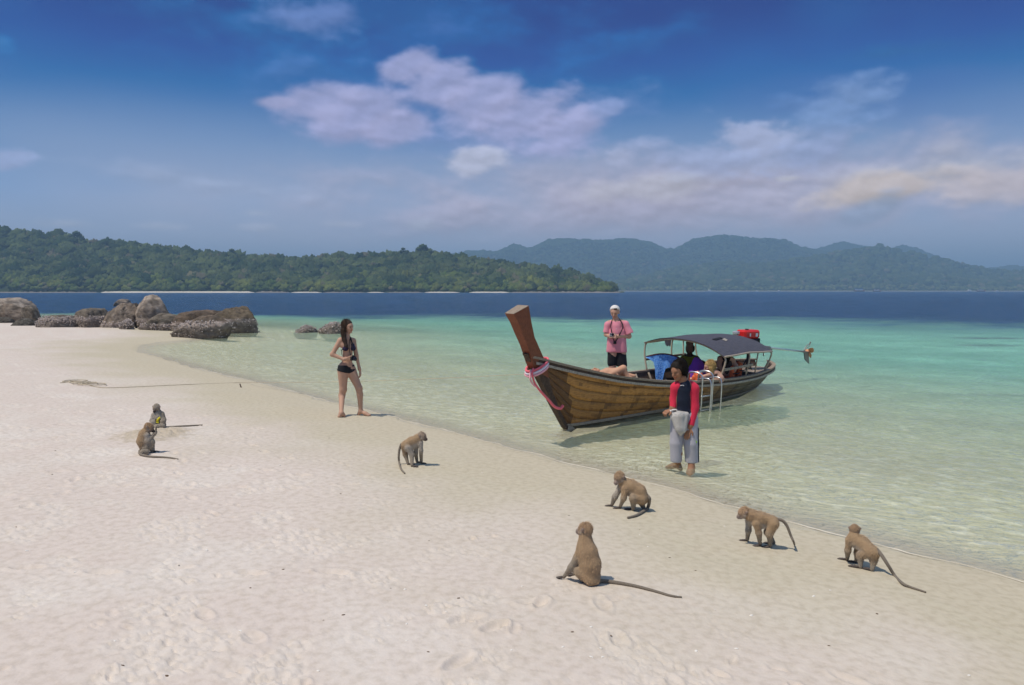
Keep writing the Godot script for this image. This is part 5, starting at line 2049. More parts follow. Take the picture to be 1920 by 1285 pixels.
func seated_people() -> void:
	# the boatman on the far side under the canopy
	var where := at(1293, 715, 17.0)
	frame(where, F / 17.0 * 9.176, 1040, 1055)
	var t := figure("very dark skinned man in an olive shirt sitting under the canopy's front", where)
	var s := DARK_SKIN
	var b := []
	limb(b, [J(1000, 960), J(1080, 960)], [85, 85], [s])
	limb(b, [J(1040, 900), J(1040, 720)], [95, 95], [s])
	limb(b, [J(945, 660), J(1040, 640), J(1140, 665)], [45, 60, 45], [s])
	limb(b, [J(1040, 650), J(1036, 580)], [40, 42], [s])
	limb(b, [J(930, 670), J(905, 800, 30), J(985, 900, 90)], [42, 32, 22], [s])
	limb(b, [J(1155, 675), J(1200, 820, 20), J(1120, 905, 90)], [42, 32, 22], [s])
	var n := net()
	blob(n, b, 0.014, 0.014)
	var c := J(1036, 525, 5)
	var f := Vector3(-0.25, -0.15, 0.95)
	blob(n, head_bones(c, f, Vector3.UP, 1.0, s), 0.006, 0.006)
	hand(n, J(985, 900, 90), Vector3(0.7, -0.3, 0.6), Vector3(0, 0.9, 0.4), 1.0, s, 0.6)
	hand(n, J(1120, 905, 90), Vector3(-0.6, -0.3, 0.7), Vector3(0, 0.9, 0.4), 1.0, s, 0.6, -1.0)
	put("body", net_mesh(n), M.skin, t)
	face_at = c
	face_to = f
	wear("hair", [[c + Vector3.UP * 0.045 - f * 0.03, c + Vector3.UP * 0.06, 0.096, 0.086, s]], M.hair, t, 0.011, 0.009)
	b = []
	limb(b, [J(1040, 930), J(1040, 720)], [108, 106], [s])
	limb(b, [J(945, 660), J(1040, 645), J(1140, 665)], [54, 68, 54], [s])
	limb(b, [J(930, 670), J(910, 780, 26)], [52, 46], [s])
	limb(b, [J(1155, 675), J(1192, 790, 16)], [52, 46], [s])
	wear("shirt", b, M.olive_cloth, t, 0.014, 0.014, [[J(1040, 612, 10), Vector3(0, 0.95, 0.3).normalized()]])
	b = []
	limb(b, [J(1000, 960), J(1080, 960)], [92, 92], [s])
	limb(b, [J(1080, 950, 40), J(1240, 760, 110), J(1290, 1010, 100)], [80, 62, 46], [s])
	limb(b, [J(1010, 950, 50), J(1130, 800, 190), J(1150, 1020, 190)], [80, 60, 46], [s])
	wear("trousers", b, M.maroon_cloth, t, 0.014, 0.014)
	# the fair haired woman leaning on the near side
	where = at(1338, 716, 15.7)
	frame(where, F / 15.7 * 9.176, 1450, 1065)
	t = figure("fair haired woman in the boat resting her arm on its near side", where)
	s = PINK_SKIN
	b = []
	limb(b, [J(1470, 1010), J(1550, 1010)], [80, 80], [s])
	limb(b, [J(1500, 990), J(1465, 930)], [80, 78], [s])
	limb(b, [J(1410, 945, 40), J(1450, 915), J(1530, 925, -40)], [42, 52, 42], [s])
	limb(b, [J(1440, 930), J(1405, 880, 8)], [38, 36], [s])
	limb(b, [J(1405, 945, 44), J(1260, 995, 66), J(1120, 1020, 56)], [42, 32, 24], [s])
	limb(b, [J(1535, 935, -40), J(1560, 1010, 20), J(1450, 1030, 60)], [40, 30, 22], [s])
	limb(b, [J(1500, 1015, 0), J(1330, 1030, -20), J(1200, 1050, -30)], [66, 50, 34], [s])
	n = net()
	blob(n, b, 0.013, 0.013)
	c = J(1375, 815, 12)
	f = Vector3(-0.9, -0.22, 0.30)
	blob(n, head_bones(c, f, Vector3.UP, 1.0, s), 0.006, 0.006)
	hand(n, J(1120, 1020, 56), Vector3(-0.95, -0.1, 0.1), Vector3(0, 0.9, 0.4), 0.95, s, 0.4)
	put("body", net_mesh(n), M.skin, t)
	b = []
	b.append([c + Vector3.UP * 0.045 - f * 0.035, c + Vector3.UP * 0.055 + f * 0.005, 0.098, 0.088, s])
	b.append([c - f * 0.06, c - f * 0.08 - Vector3.UP * 0.09, 0.08, 0.06, s])
	b.append([c - f * 0.03 + Vector3(0.0, -0.02, 0.07), c - f * 0.06 + Vector3(0.0, -0.12, 0.08), 0.045, 0.04, s])
	face_at = c
	face_to = f
	wear("hair", b, M.blond_hair, t, 0.010, 0.010)
	b = []
	limb(b, [J(1500, 1010), J(1470, 950)], [88, 84], [s])
	wear("top", b, M.dark_cloth, t, 0.013, 0.013)
	# the passenger with long brown hair farther aft
	where = at(1364, 704, 16.6)
	frame(where, F / 16.6 * 9.143, 420, 1030)
	t = figure("passenger with long brown hair seen from behind near the boat's stern", where)
	b = []
	limb(b, [J(380, 970), J(450, 970)], [85, 85], [s])
	limb(b, [J(410, 930), J(400, 780)], [90, 84], [s])
	limb(b, [J(300, 740, 20), J(400, 725), J(490, 755, -10)], [44, 52, 42], [s])
	limb(b, [J(400, 730), J(396, 665)], [38, 36], [s])
	limb(b, [J(290, 750, 25), J(270, 870, 30), J(330, 940, 60)], [42, 32, 22], [s])
	limb(b, [J(500, 765, -10), J(560, 860, 10), J(540, 950, 40)], [40, 30, 22], [s])
	limb(b, [J(410, 980, -20), J(480, 960, -200), J(480, 1020, -330)], [76, 56, 40], [s])
	n = net()
	blob(n, b, 0.014, 0.014)
	c = J(395, 620)
	f = Vector3(0.45, -0.1, -0.88)
	blob(n, head_bones(c, f, Vector3.UP, 1.0, s), 0.006, 0.006)
	put("body", net_mesh(n), M.skin, t)
	b = []
	b.append([c + Vector3.UP * 0.045 - f * 0.035, c + Vector3.UP * 0.05, 0.098, 0.088, s])
	limb(b, [J(392, 620, 40), J(398, 720, 62), J(405, 800, 70)], [66, 62, 40], [s])
	face_at = c
	face_to = f
	wear("hair", b, M.hair, t, 0.011, 0.010)
	b = []
	limb(b, [J(410, 950), J(405, 800)], [98, 92], [s])
	wear("top", b, M.dark_cloth, t, 0.014, 0.014, [[J(400, 770), Vector3(0, 1, 0)]])
	# someone lying on the foredeck with one knee up
	where = at(1150, 709, 14.1)
	frame(where, F / 14.1 * 8.29, 420, 1230)
	t = figure("bare skinned sunbather lying on the foredeck with one knee raised, at the standing man's feet", where)
	s = Color(0.56, 0.31, 0.20)
	b = []
	limb(b, [J(250, 1170, -10), J(330, 1150, 0), J(420, 1155, 10)], [60, 75, 78], [s])
	limb(b, [J(240, 1165, -60), J(235, 1165, 60)], [42, 42], [s])
	limb(b, [J(235, 1165, 0), J(180, 1175, 0)], [40, 38], [s])
	limb(b, [J(430, 1160, 30), J(572, 1082, 40), J(640, 1215, 50)], [74, 52, 32], [s])
	limb(b, [J(430, 1165, -40), J(600, 1190, -60), J(740, 1200, -70)], [74, 52, 34], [s])
	limb(b, [J(238, 1160, 64), J(330, 1205, 90), J(430, 1150, 80)], [38, 28, 22], [s])
	limb(b, [J(640, 1215, 50), J(700, 1228, 55)], [30, 22], [s])
	n = net()
	blob(n, b, 0.013, 0.013)
	c = J(118, 1172)
	blob(n, head_bones(c, Vector3(-0.1, 0.9, 0.1), Vector3(-1, 0, 0), 1.0, s), 0.006, 0.006)
	hand(n, J(430, 1150, 80), Vector3(0.9, 0.0, -0.3), Vector3(0, 0.9, 0.4), 0.95, s, 0.4)
	put("body", net_mesh(n), M.skin, t)
	face_at = c
	face_to = Vector3(0, 1, 0)
	wear("hair", [[c + Vector3(-0.05, -0.02, 0), c + Vector3(-0.06, 0.01, 0), 0.094, 0.08, s]], M.hair, t, 0.011, 0.009)
	b = []
	limb(b, [J(400, 1155, 0), J(445, 1158, 0)], [84, 84], [s])
	wear("swim_trunks", b, M.dark_cloth, t, 0.013, 0.012)

func cargo() -> void:
	# printed cloth hung from the front of the canopy frame
	var t := boat_thing("printed_cloth", "blue batik cloth slung between the canopy poles to dry", "cloth")
	var a := B(4.22, -0.90, 0.86)
	var rows := []
	var uvs := []
	for i in 15:
		var f := i / 14.0
		var topp := a.lerp(B(4.47, -0.08, 0.84), f) + Vector3(0, 0.10 * sin(PI * f) + 0.0, 0)
		var drop: float = 0.10 + 0.52 * exp(-pow((f - 0.36) / 0.14, 2.0)) + 0.16 * ss(0.2, 0.5, f) * ss(1.0, 0.8, f)
		drop *= ss(0.0, 0.12, f) * 0.9 + 0.1
		var row := PackedVector3Array()
		for j in 9:
			var g := j / 8.0
			var pinch := 1.0 - 0.35 * g * exp(-pow((f - 0.36) / 0.2, 2.0))
			var p := topp + Vector3(0.02 * sin(f * 19.0) * g, -drop * g, 0.03 * sin(f * 23.0 + 1.0) * (0.3 + g))
			p.x = lerpf(a.x + 0.36 * 0.82, p.x, pinch) if g > 0.0 else p.x
			row.append(p)
		rows.append(row)
	var st := stm()
	for i in 14:
		for j in 8:
			var q := [[i, j], [i, j + 1], [i + 1, j + 1], [i, j], [i + 1, j + 1], [i + 1, j]]
			for e in q:
				st.set_uv(Vector2(e[0] / 14.0 * 2.4, e[1] / 8.0 * 1.2))
				st.add_vertex(rows[e[0]][e[1]])
	build("cloth", st, M.batik, t)
	st = stm()
	var edge := PackedVector3Array()
	for i in 15:
		edge.append(rows[i][0])
	tube(st, edge, 0.014, 0.014, 6)
	build("rolled_edge", st, M.maroon_cloth, t)
	# rags stuffed under the canopy's front arch
	for q in [[4.26, -0.42, 1.23, 0.10, "small grey rag tucked under the front of the canopy, left of the brown one"], [4.26, 0.10, 1.20, 0.16, "brown rag bundle hanging under the middle of the canopy's front arch"]]:
		t = boat_thing("rag", q[4], "rag")
		var b := []
		for k in 4:
			b.append([B(q[0], q[1] - 0.05 + 0.035 * k, q[2] + 0.05), B(q[0] + 0.02 * k, q[1] - 0.03 + 0.02 * k, q[2] - q[3] * (0.6 + 0.3 * (k % 2))), 0.032, 0.016, Color.WHITE])
		wear("cloth", b, M.dark_wood if q[3] > 0.12 else M.bag_cloth, t, 0.009, 0.01)
	# purple towel over knees, by the boatman
	t = boat_thing("towel", "purple towel draped in a heap in front of the boatman", "towel")
	var b := []
	for q in [[4.55, 0.14, 0.86, 4.50, 0.06, 0.3, 0.075, 0.16], [4.57, 0.18, 0.82, 4.8, 0.34, 0.35, 0.08, 0.14], [4.65, 0.05, 0.66, 4.85, 0.05, 0.3, 0.12, 0.16], [4.5, 0.2, 0.78, 4.42, 0.28, 0.3, 0.05, 0.06]]:
		b.append([B(q[0], q[1], q[2]), B(q[3], q[4], q[5]), q[6], q[7], Color.WHITE])
	wear("cloth", b, M.purple_cloth, t, 0.013, 0.016)
	# bag beside the left front pole
	t = boat_thing("duffel_bag", "grey bag lying against the hull beside the front pole", "bag")
	b = []
	b.append([B(3.72, -0.38, 0.24), B(4.05, -0.36, 0.25), 0.13, 0.13, Color.WHITE])
	b.append([B(3.75, -0.40, 0.33), B(4.0, -0.38, 0.34), 0.09, 0.08, Color.WHITE])
	wear("bag", b, M.bag_cloth, t, 0.012, 0.02)
	var st2 := stm()
	tube(st2, spline([B(3.75, -0.28, 0.34), B(3.8, -0.22, 0.43), B(3.95, -0.21, 0.43), B(4.0, -0.27, 0.34)], 4), 0.014, -1.0, 6)
	tube(st2, spline([B(3.62, -0.38, 0.37), B(3.60, -0.3, 0.25), B(3.62, -0.38, 0.13)], 4), 0.013, -1.0, 6)
	build("handle", st2, M.white_cloth, t)
	# life vests
	var k := 0
	for q in [[3.62, 0.40, 0.50, 0.3, "orange life vest nearest the bow, leaning left of the man in red sleeves"], [3.86, 0.56, 0.50, 0.6, "orange life vest half hidden by the head of the man in red sleeves"], [5.2, 0.68, 0.55, 0.1, "pinkish orange life vest behind the fair haired woman"], [5.65, 0.64, 0.58, -0.3, "orange life vest hanging by the side board near the stern"]]:
		t = boat_thing("life_vest", q[4], "life vest", "life vests lying in the boat")
		var c := B(q[0], q[1], q[2])
		b = []
		for s in [-1.0, 1.0]:
			b.append([c + Vector3(0.02 * s, 0.14, 0.09 * s), c + Vector3(0.05 * s, -0.12, 0.12 * s), 0.045, 0.06, Color.WHITE])
			b.append([c + Vector3(0.02 * s, 0.15, 0.09 * s), c + Vector3(-0.06, 0.19, 0.05 * s), 0.042, 0.04, Color.WHITE])
		b.append([c + Vector3(-0.07, 0.1, -0.06), c + Vector3(-0.09, -0.12, -0.05), 0.055, 0.055, Color.WHITE])
		b.append([c + Vector3(-0.07, 0.1, 0.06), c + Vector3(-0.09, -0.12, 0.05), 0.055, 0.055, Color.WHITE])
		wear("foam_panels", b, M.orange_cloth, t, 0.012, 0.010)
		st = stm()
		for h in [-0.07, 0.05]:
			tube(st, spline([c + Vector3(0.09, h, -0.17), c + Vector3(0.115, h, -0.08), c + Vector3(0.115, h, 0.08), c + Vector3(0.09, h, 0.17)], 4), 0.012, -1.0, 6)
		build("belt", st, M.black_cloth, t)
		k += 1

# ---------- macaques ----------
const BACK := Color(0.50, 0.345, 0.205)
const CROWN := Color(0.45, 0.295, 0.17)
const BELLY := Color(0.52, 0.46, 0.385)
const LIMB := Color(0.385, 0.325, 0.25)
const PAW := Color(0.13, 0.105, 0.09)
const TAIL := Color(0.29, 0.24, 0.19)
const FACE := Color(0.50, 0.385, 0.325)

func monkey_head(n: Dictionary, c: Vector3, f: Vector3, up: Vector3, r: float, crown: Color, muzzle := FACE) -> void:
	f = f.normalized()
	var s := up.cross(f).normalized()
	up = f.cross(s).normalized()
	r *= ps
	var whisk := Color(0.42, 0.36, 0.29)
	var dark := Color(0.02, 0.015, 0.012)
	var b := []
	b.append([c + up * r * 0.12 - f * r * 0.18, c + up * r * 0.16 + f * r * 0.18, r * 0.92, r * 0.80, crown])
	b.append([c - f * r * 0.2 - up * r * 0.35, c - up * r * 0.3, r * 0.72, r * 0.7, crown.lerp(BELLY, 0.4)])
	b.append([c + f * r * 0.55 - up * r * 0.10, c + f * r * 0.60 - up * r * 0.2, r * 0.50, r * 0.48, FACE])
	b.append([c + f * r * 0.75 - up * r * 0.30, c + f * r * 1.22 - up * r * 0.46, r * 0.40, r * 0.33, muzzle])
	b.append([c + f * r * 0.7 - up * r * 0.62, c + f * r * 1.1 - up * r * 0.66, r * 0.28, r * 0.22, muzzle])
	b.append([c + f * r * 1.32 - up * r * 0.30, c + f * r * 1.36 - up * r * 0.34, r * 0.15, r * 0.15, muzzle * 0.7])
	b.append([c + f * r * 1.40 - up * r * 0.56 - s * r * 0.14, c + f * r * 1.40 - up * r * 0.56 + s * r * 0.14, r * 0.07, r * 0.07, dark])
	for q in [-1.0, 1.0]:
		b.append([c + f * r * 0.78 + up * r * 0.24, c + f * r * 0.68 + up * r * 0.22 + s * q * r * 0.42, r * 0.18, r * 0.15, crown])
		b.append([c + f * r * 0.95 + up * r * 0.06 + s * q * r * 0.23, c + f * r * 0.95 + up * r * 0.05 + s * q * r * 0.25, r * 0.105, r * 0.10, dark])
		b.append([c + f * r * 0.25 - up * r * 0.35 + s * q * r * 0.62, c + f * r * 0.3 - up * r * 0.62 + s * q * r * 0.5, r * 0.36, r * 0.26, whisk])
		b.append([c + s * q * r * 0.86 + up * r * 0.16 - f * r * 0.08, c + s * q * r * 1.02 + up * r * 0.30 - f * r * 0.16, r * 0.20, r * 0.17, FACE * 0.75])
	blob(n, b, 0.0042, 0.0042)

func paw(n: Dictionary, wrist: Vector3, dir: Vector3, size: float, back := Vector3.UP) -> void:
	hand(n, wrist, dir, back, size, PAW, 0.12, 1.0, 0.0032)

func monkey_begin(label: String, px: float, py: float, zoom: float, ox: float, oy: float) -> Node3D:
	var where := spot(px, py)
	frame(where, F / -where.z * zoom, ox, oy)
	return thing("macaque", label, "monkey", where, root_turn, "macaques on the sand")

func monkey_end(t: Node3D, n: Dictionary, bones: Array, tail: Array, r0: float, r1: float) -> void:
	for b in bones:
		if maxf(b[2], b[3]) > 0.03:
			b[2] *= 0.84
			b[3] *= 0.84
	blob(n, bones, 0.0068, 0.0085)
	var body := net_mesh(n)
	put("body", body, M.fur, t)
	strands(t, body, 9000, Vector2(0.010, 0.019), 0.0028, 0.42, Color(0, 0, 0, 0), "fur")
	var st := stm()
	st.set_color(TAIL)
	tube(st, spline(tail, 6), r0 * ps, r1 * ps, 10)
	build("tail", st, M.fur, t)

func strands(t: Node3D, body: ArrayMesh, count: int, length: Vector2, width: float, lift: float, tint: Color, name_: String) -> void:     # short hairs that break the outline
	var a := body.surface_get_arrays(0)
	var v: PackedVector3Array = a[Mesh.ARRAY_VERTEX]
	var nn: PackedVector3Array = a[Mesh.ARRAY_NORMAL]
	var c: PackedColorArray = a[Mesh.ARRAY_COLOR]
	var r := RandomNumberGenerator.new()
	r.seed = 300 + t.get_index()
	var st := stm()
	st.set_smooth_group(-1)
	tri(st, Vector3(-0.5, 0, 0), Vector3(0.5, 0, 0), Vector3(0.28, 0.55, 0.02))
	tri(st, Vector3(-0.5, 0, 0), Vector3(0.28, 0.55, 0.02), Vector3(-0.28, 0.55, 0.02))
	tri(st, Vector3(-0.28, 0.55, 0.02), Vector3(0.28, 0.55, 0.02), Vector3(0, 1, 0.12))
	var fur := tint.a < 0.5
	var places := []
	var tints := []
	for i in count:
		var k := r.randi_range(0, v.size() - 1)
		var col: Color = c[k] if fur else tint
		if fur and (v[k].y < 0.035 or col.r + col.g + col.b < 0.4):
			continue
		if not fur and (v[k] - face_at).dot(face_to) > 0.015:
			continue
		var n := nn[k]
		var flow := Vector3(r.randf_range(-0.3, 0.3), -1.0, r.randf_range(-0.3, 0.3))
		var d := (n * lift + (flow - n * flow.dot(n)) * 0.9 + Vector3(r.randf() - 0.5, r.randf() - 0.5, r.randf() - 0.5) * 0.25).normalized()
		var x := d.cross(n).normalized()
		if x.length() < 0.5:
			continue
		var s := r.randf_range(length.x, length.y) * (1.0 if not fur or col.r > 0.43 else 0.55)
		places.append(Transform3D(Basis(x * width, d * s, x.cross(d) * s), v[k] - n * 0.0015))
		var g := r.randf_range(0.72, 1.25) if fur else r.randf_range(0.6, 1.7)
		tints.append(Color(col.r * g, col.g * g, col.b * g))
	var mm := MultiMesh.new()
	mm.transform_format = MultiMesh.TRANSFORM_3D
	mm.use_colors = true
	mm.mesh = done(st)
	mm.instance_count = places.size()
	for i in places.size():
		mm.set_instance_transform(i, places[i])
		mm.set_instance_color(i, tints[i])
	var o := MultiMeshInstance3D.new()
	o.name = name_
	o.multimesh = mm
	o.material_override = M.hairs
	o.set_meta("kind", "stuff")
	t.add_child(o)

func monkeys() -> void:
	# nearest, sitting with its back to the viewer
	var t := monkey_begin("nearest monkey, sitting upright with its back turned and tail along the sand", 1100.8, 1093.7, 4.94, 350, 1105)
	var n := net()
	var b := []
	limb(b, [J(385, 1022, 0), J(380, 930, 6), J(354, 820, 0), J(334, 745, -14)], [108, 116, 104, 80], [BACK])
	limb(b, [J(362, 1000, -60), J(345, 880, -58), J(318, 770, -58)], [74, 78, 52], [BELLY])
	limb(b, [J(334, 745, -14), J(328, 655, -24)], [76, 70], [BACK, BACK])
	limb(b, [J(290, 780, 0), J(255, 880, -10), J(196, 970, -6), G(128, 1056, 16)], [46, 36, 27, 17], [BACK, LIMB, LIMB])
	limb(b, [J(355, 790, -70), J(300, 920, -140), G(216, 1016, 16)], [42, 30, 17], [LIMB])
	limb(b, [J(360, 1040, 40), J(270, 1005, 10), G(300, 1075, 24)], [66, 46, 26], [BACK, LIMB])
	limb(b, [J(420, 1045, -40), J(330, 1010, -150), G(250, 1020, 20)], [66, 46, 24], [BACK, LIMB])
	limb(b, [G(380, 1085, 44), G(430, 1080, 44)], [56, 50], [BACK])
	monkey_head(n, J(332, 622, -26), Vector3(-0.80, -0.02, -0.50), Vector3.UP, 67, CROWN, Color(0.42, 0.33, 0.28))
	paw(n, G(128, 1056, 16), Vector3(-1, -0.12, 0.1), 0.42)
	paw(n, G(216, 1016, 16), Vector3(-1, -0.1, -0.1), 0.42)
	paw(n, G(262, 1028, 16), Vector3(-1, -0.08, -0.2), 0.5)
	monkey_end(t, n, b, [J(445, 1060, 10), G(475, 1082, 18), G(560, 1086, 14), G(700, 1101, 13), G(850, 1126, 12), G(1000, 1160, 10), G(1110, 1188, 9), G(1212, 1198, 7)], 24, 9)
	# sitting on its haunches, face to the left
	t = monkey_begin("monkey crouched on its haunches facing left, tail curled forward beside its feet", 1171.7, 955, 4.94, 700, 420)
	n = net()
	b = []
	limb(b, [J(690, 190, -6), J(755, 205, 0), J(830, 250, 0), J(862, 300, 0)], [58, 72, 76, 66], [BACK])
	limb(b, [J(700, 225, 0), J(770, 262, 0), J(835, 300, 0)], [48, 54, 50], [BELLY])
	limb(b, [J(700, 185), J(655, 140, 8)], [54, 46], [BACK])
	limb(b, [J(700, 235, 36), J(688, 320, 50), G(655, 402, 14)], [42, 29, 17], [BACK, LIMB])
	limb(b, [J(660, 215, -30), J(606, 310, -20), G(578, 386, 14)], [38, 27, 16], [BELLY, LIMB])
	limb(b, [J(850, 320, 30), J(775, 320, 70), G(778, 412, 20)], [62, 40, 24], [BACK, LIMB])
	limb(b, [J(868, 320, -30), J(840, 330, -70), G(875, 400, 20)], [60, 40, 24], [BACK, LIMB])
	monkey_head(n, J(645, 130, 12), Vector3(-0.55, -0.3, 0.75), Vector3(0, 1, 0.1), 52, CROWN.lerp(BACK, 0.5))
	paw(n, G(652, 405, 14), Vector3(-0.95, -0.1, 0.2), 0.45)
	paw(n, G(576, 388, 14), Vector3(-1, -0.12, 0.0), 0.45)
	paw(n, G(772, 412, 12), Vector3(-0.95, -0.05, 0.2), 0.55)
	monkey_end(t, n, b, [J(900, 285, 0), J(926, 320, 20), G(915, 398, 16), G(868, 434, 14), G(800, 472, 13), G(726, 494, 11)], 19, 10)
	# standing on all fours, facing left
	t = monkey_begin("reddish monkey standing on all fours facing left, tail arched down to the sand", 1427.1, 1025.5, 4.923, 330, 470)
	n = net()
	b = []
	limb(b, [J(235, 190), J(330, 205), J(430, 225)], [62, 60, 58], [BACK])
	limb(b, [J(245, 245), J(340, 262), J(410, 265)], [40, 38, 34], [BELLY])
	limb(b, [J(240, 190), J(180, 175, 8)], [56, 48], [CROWN])
	limb(b, [J(285, 265, 34), J(308, 350, 30), G(322, 452, 14)], [44, 27, 17], [BACK, LIMB])
	limb(b, [J(215, 245, -30), J(213, 330, -34), G(202, 418, 14)], [40, 26, 17], [BELLY, LIMB])
	limb(b, [J(440, 255, 26), J(402, 345, 34), G(414, 452, 18)], [56, 38, 22], [BACK, LIMB])
	limb(b, [J(440, 255, -26), J(385, 330, -34), G(446, 420, 18)], [54, 36, 20], [BACK, LIMB])
	monkey_head(n, J(170, 172, 10), Vector3(-0.86, -0.28, 0.42), Vector3.UP, 50, CROWN * 1.15, Color(0.44, 0.35, 0.30))
	paw(n, G(322, 455, 14), Vector3(-0.85, -0.1, 0.4), 0.45)
	paw(n, G(200, 420, 14), Vector3(-1, -0.1, 0.1), 0.45)
	paw(n, G(412, 455, 14), Vector3(-0.8, -0.06, 0.5), 0.55)
	paw(n, G(445, 422, 14), Vector3(-0.95, -0.06, 0.1), 0.55)
	monkey_end(t, n, b, [J(470, 208), J(515, 215), J(555, 258), J(592, 345, 6), J(618, 400, 10), G(634, 422, 9)], 17, 8)
	# walking away at the right
	t = monkey_begin("monkey at the far right walking away, its long tail trailing behind", 1624.1, 1068.2, 4.923, 1300, 680)
	n = net()
	b = []
	limb(b, [J(1185, 405, -110), J(1265, 435, -60), J(1345, 505, 10)], [62, 64, 64], [BACK])
	limb(b, [J(1190, 445, -100), J(1270, 485, -50), J(1330, 530, 0)], [44, 44, 44], [BELLY])
	limb(b, [J(1185, 400, -110), J(1188, 345, -125)], [54, 46], [BACK])
	limb(b, [J(1145, 430, -100), J(1136, 530, -105), G(1130, 606, 14)], [42, 28, 17], [BACK, LIMB])
	limb(b, [J(1222, 450, -130), J(1218, 540, -140), G(1212, 618, 14)], [40, 27, 17], [BACK, LIMB])
	limb(b, [J(1312, 520, -10), J(1248, 560, -30), G(1252, 662, 18)], [58, 40, 22], [BACK, LIMB])
	limb(b, [J(1372, 520, 20), J(1362, 590, 10), G(1352, 672, 18)], [56, 36, 22], [BACK, LIMB])
	monkey_head(n, J(1190, 322, -132), Vector3(-0.1, -0.15, -0.98), Vector3.UP, 50, CROWN * 0.9)
	paw(n, G(1128, 608, 14), Vector3(-0.95, -0.1, -0.2), 0.48)
	paw(n, G(1210, 620, 14), Vector3(-0.95, -0.1, -0.2), 0.45)
	paw(n, G(1248, 665, 14), Vector3(-0.95, -0.06, -0.25), 0.55)
	paw(n, G(1350, 675, 14), Vector3(-0.8, -0.06, -0.5), 0.5)
	monkey_end(t, n, b, [J(1385, 485, 20), J(1425, 530, 60), J(1480, 610, 100), J(1545, 705, 100), G(1600, 757, 16), G(1655, 776, 10), G(1715, 788, 9), G(1775, 800, 8)], 19, 8)
	# standing in front of the woman, looking right
	t = monkey_begin("monkey standing on straight legs looking right, in front of the woman", 777.1, 872.2, 11.68, 550, 960)
	n = net()
	b = []
	limb(b, [J(615, 400, 30), J(470, 450, 0), J(345, 515, -30)], [112, 112, 108], [BACK])
	limb(b, [J(640, 470, 40), J(500, 540, 10), J(400, 590, -10)], [84, 80, 80], [BELLY])
	limb(b, [J(615, 380, 30), J(700, 330, 50)], [100, 86], [BACK])
	limb(b, [J(690, 480, 80), J(695, 660, 90), G(702, 905, 30)], [66, 46, 32], [BELLY, LIMB])
	limb(b, [J(600, 520, -20), J(580, 700, -40), G(605, 880, 30)], [66, 46, 32], [BELLY, LIMB])
	limb(b, [J(330, 570, -70), J(350, 720, -70), G(405, 920, 32)], [88, 60, 36], [BACK, LIMB])
	limb(b, [J(420, 570, 40), J(492, 730, 60), G(495, 965, 32)], [96, 64, 40], [BELLY, LIMB])
	monkey_head(n, J(718, 335, 60), Vector3(0.88, -0.22, 0.40), Vector3.UP, 92, CROWN.lerp(BELLY, 0.45), Color(0.16, 0.12, 0.10))
	paw(n, G(705, 912, 24), Vector3(0.95, -0.1, 0.3), 0.42)
	paw(n, G(608, 886, 24), Vector3(0.95, -0.1, 0.1), 0.42)
	paw(n, G(500, 972, 24), Vector3(0.9, -0.06, 0.4), 0.5)
	paw(n, G(408, 925, 24), Vector3(0.95, -0.06, 0.1), 0.5)
	monkey_end(t, n, b, [J(268, 490, -40), J(225, 600, -50), J(205, 760, -30), J(215, 900, 0), G(262, 1030, 24), G(345, 1125, 18)], 30, 16)
	# the pair by the dug heap
	t = monkey_begin("monkey sitting in profile before the heap of dug sand, paws raised to its mouth", 274.2, 849.4, 9.143, 770, 1000)
	n = net()
	b = []
	limb(b, [J(745, 900), J(712, 790), J(735, 680), J(775, 620)], [100, 106, 92, 70], [BACK])
	limb(b, [J(785, 890, 10), J(775, 790, 14), J(785, 690, 10)], [82, 84, 66], [BELLY])
	limb(b, [J(770, 620), J(815, 575, 10)], [64, 62], [BACK])
	limb(b, [J(785, 700, 70), J(800, 800, 90), J(905, 690, 60), J(925, 660, 50)], [48, 36, 24, 20], [BELLY, LIMB])
	limb(b, [J(800, 690, -60), J(840, 770, -60), J(920, 665, 0), J(930, 650, 10)], [46, 34, 24, 20], [BELLY, LIMB])
	limb(b, [J(765, 925, 50), J(862, 825, 70), G(858, 975, 28)], [82, 54, 30], [LIMB])
	limb(b, [J(765, 925, -50), J(862, 820, -60), G(880, 960, 28)], [80, 54, 30], [LIMB])
	limb(b, [G(720, 985, 50), G(770, 985, 50)], [66, 60], [LIMB])
	monkey_head(n, J(820, 565, 12), Vector3(0.86, -0.34, 0.35), Vector3.UP, 74, CROWN, Color(0.08, 0.06, 0.05))
	paw(n, J(928, 655, 45), Vector3(0.1, 0.7, 0.2), 0.42, Vector3(1, 0, 0))
	paw(n, J(932, 645, 5), Vector3(0.1, 0.7, 0.1), 0.42, Vector3(1, 0, 0))
	paw(n, G(862, 978, 18), Vector3(0.95, -0.06, 0.2), 0.5)
	monkey_end(t, n, b, [J(670, 955), G(668, 1000, 26), G(720, 1036, 20), G(850, 1072, 17), G(1000, 1092, 15), G(1140, 1118, 13), G(1240, 1148, 11)], 26, 11)
	t = monkey_begin("grey brown monkey sitting behind the heap of dug sand, facing the viewer", 299.4, 802.9, 9.143, 1000, 575)
	n = net()
	b = []
	limb(b, [J(1005, 500), J(990, 400), J(975, 310)], [98, 98, 74], [LIMB])
	limb(b, [J(985, 500, 40), J(968, 400, 44), J(955, 320, 36)], [80, 78, 56], [BELLY * 0.85])
	limb(b, [J(975, 310), J(958, 240, 8)], [58, 54], [LIMB])
	limb(b, [J(1045, 330, 30), J(1075, 440, 60), J(1005, 440, 110)], [44, 34, 22], [LIMB])
	limb(b, [J(905, 340, 30), J(875, 440, 60), J(930, 500, 110)], [42, 32, 22], [BELLY, LIMB])
	limb(b, [J(1040, 520, 30), J(1050, 470, 130), G(1040, 575, 26)], [74, 52, 28], [LIMB])
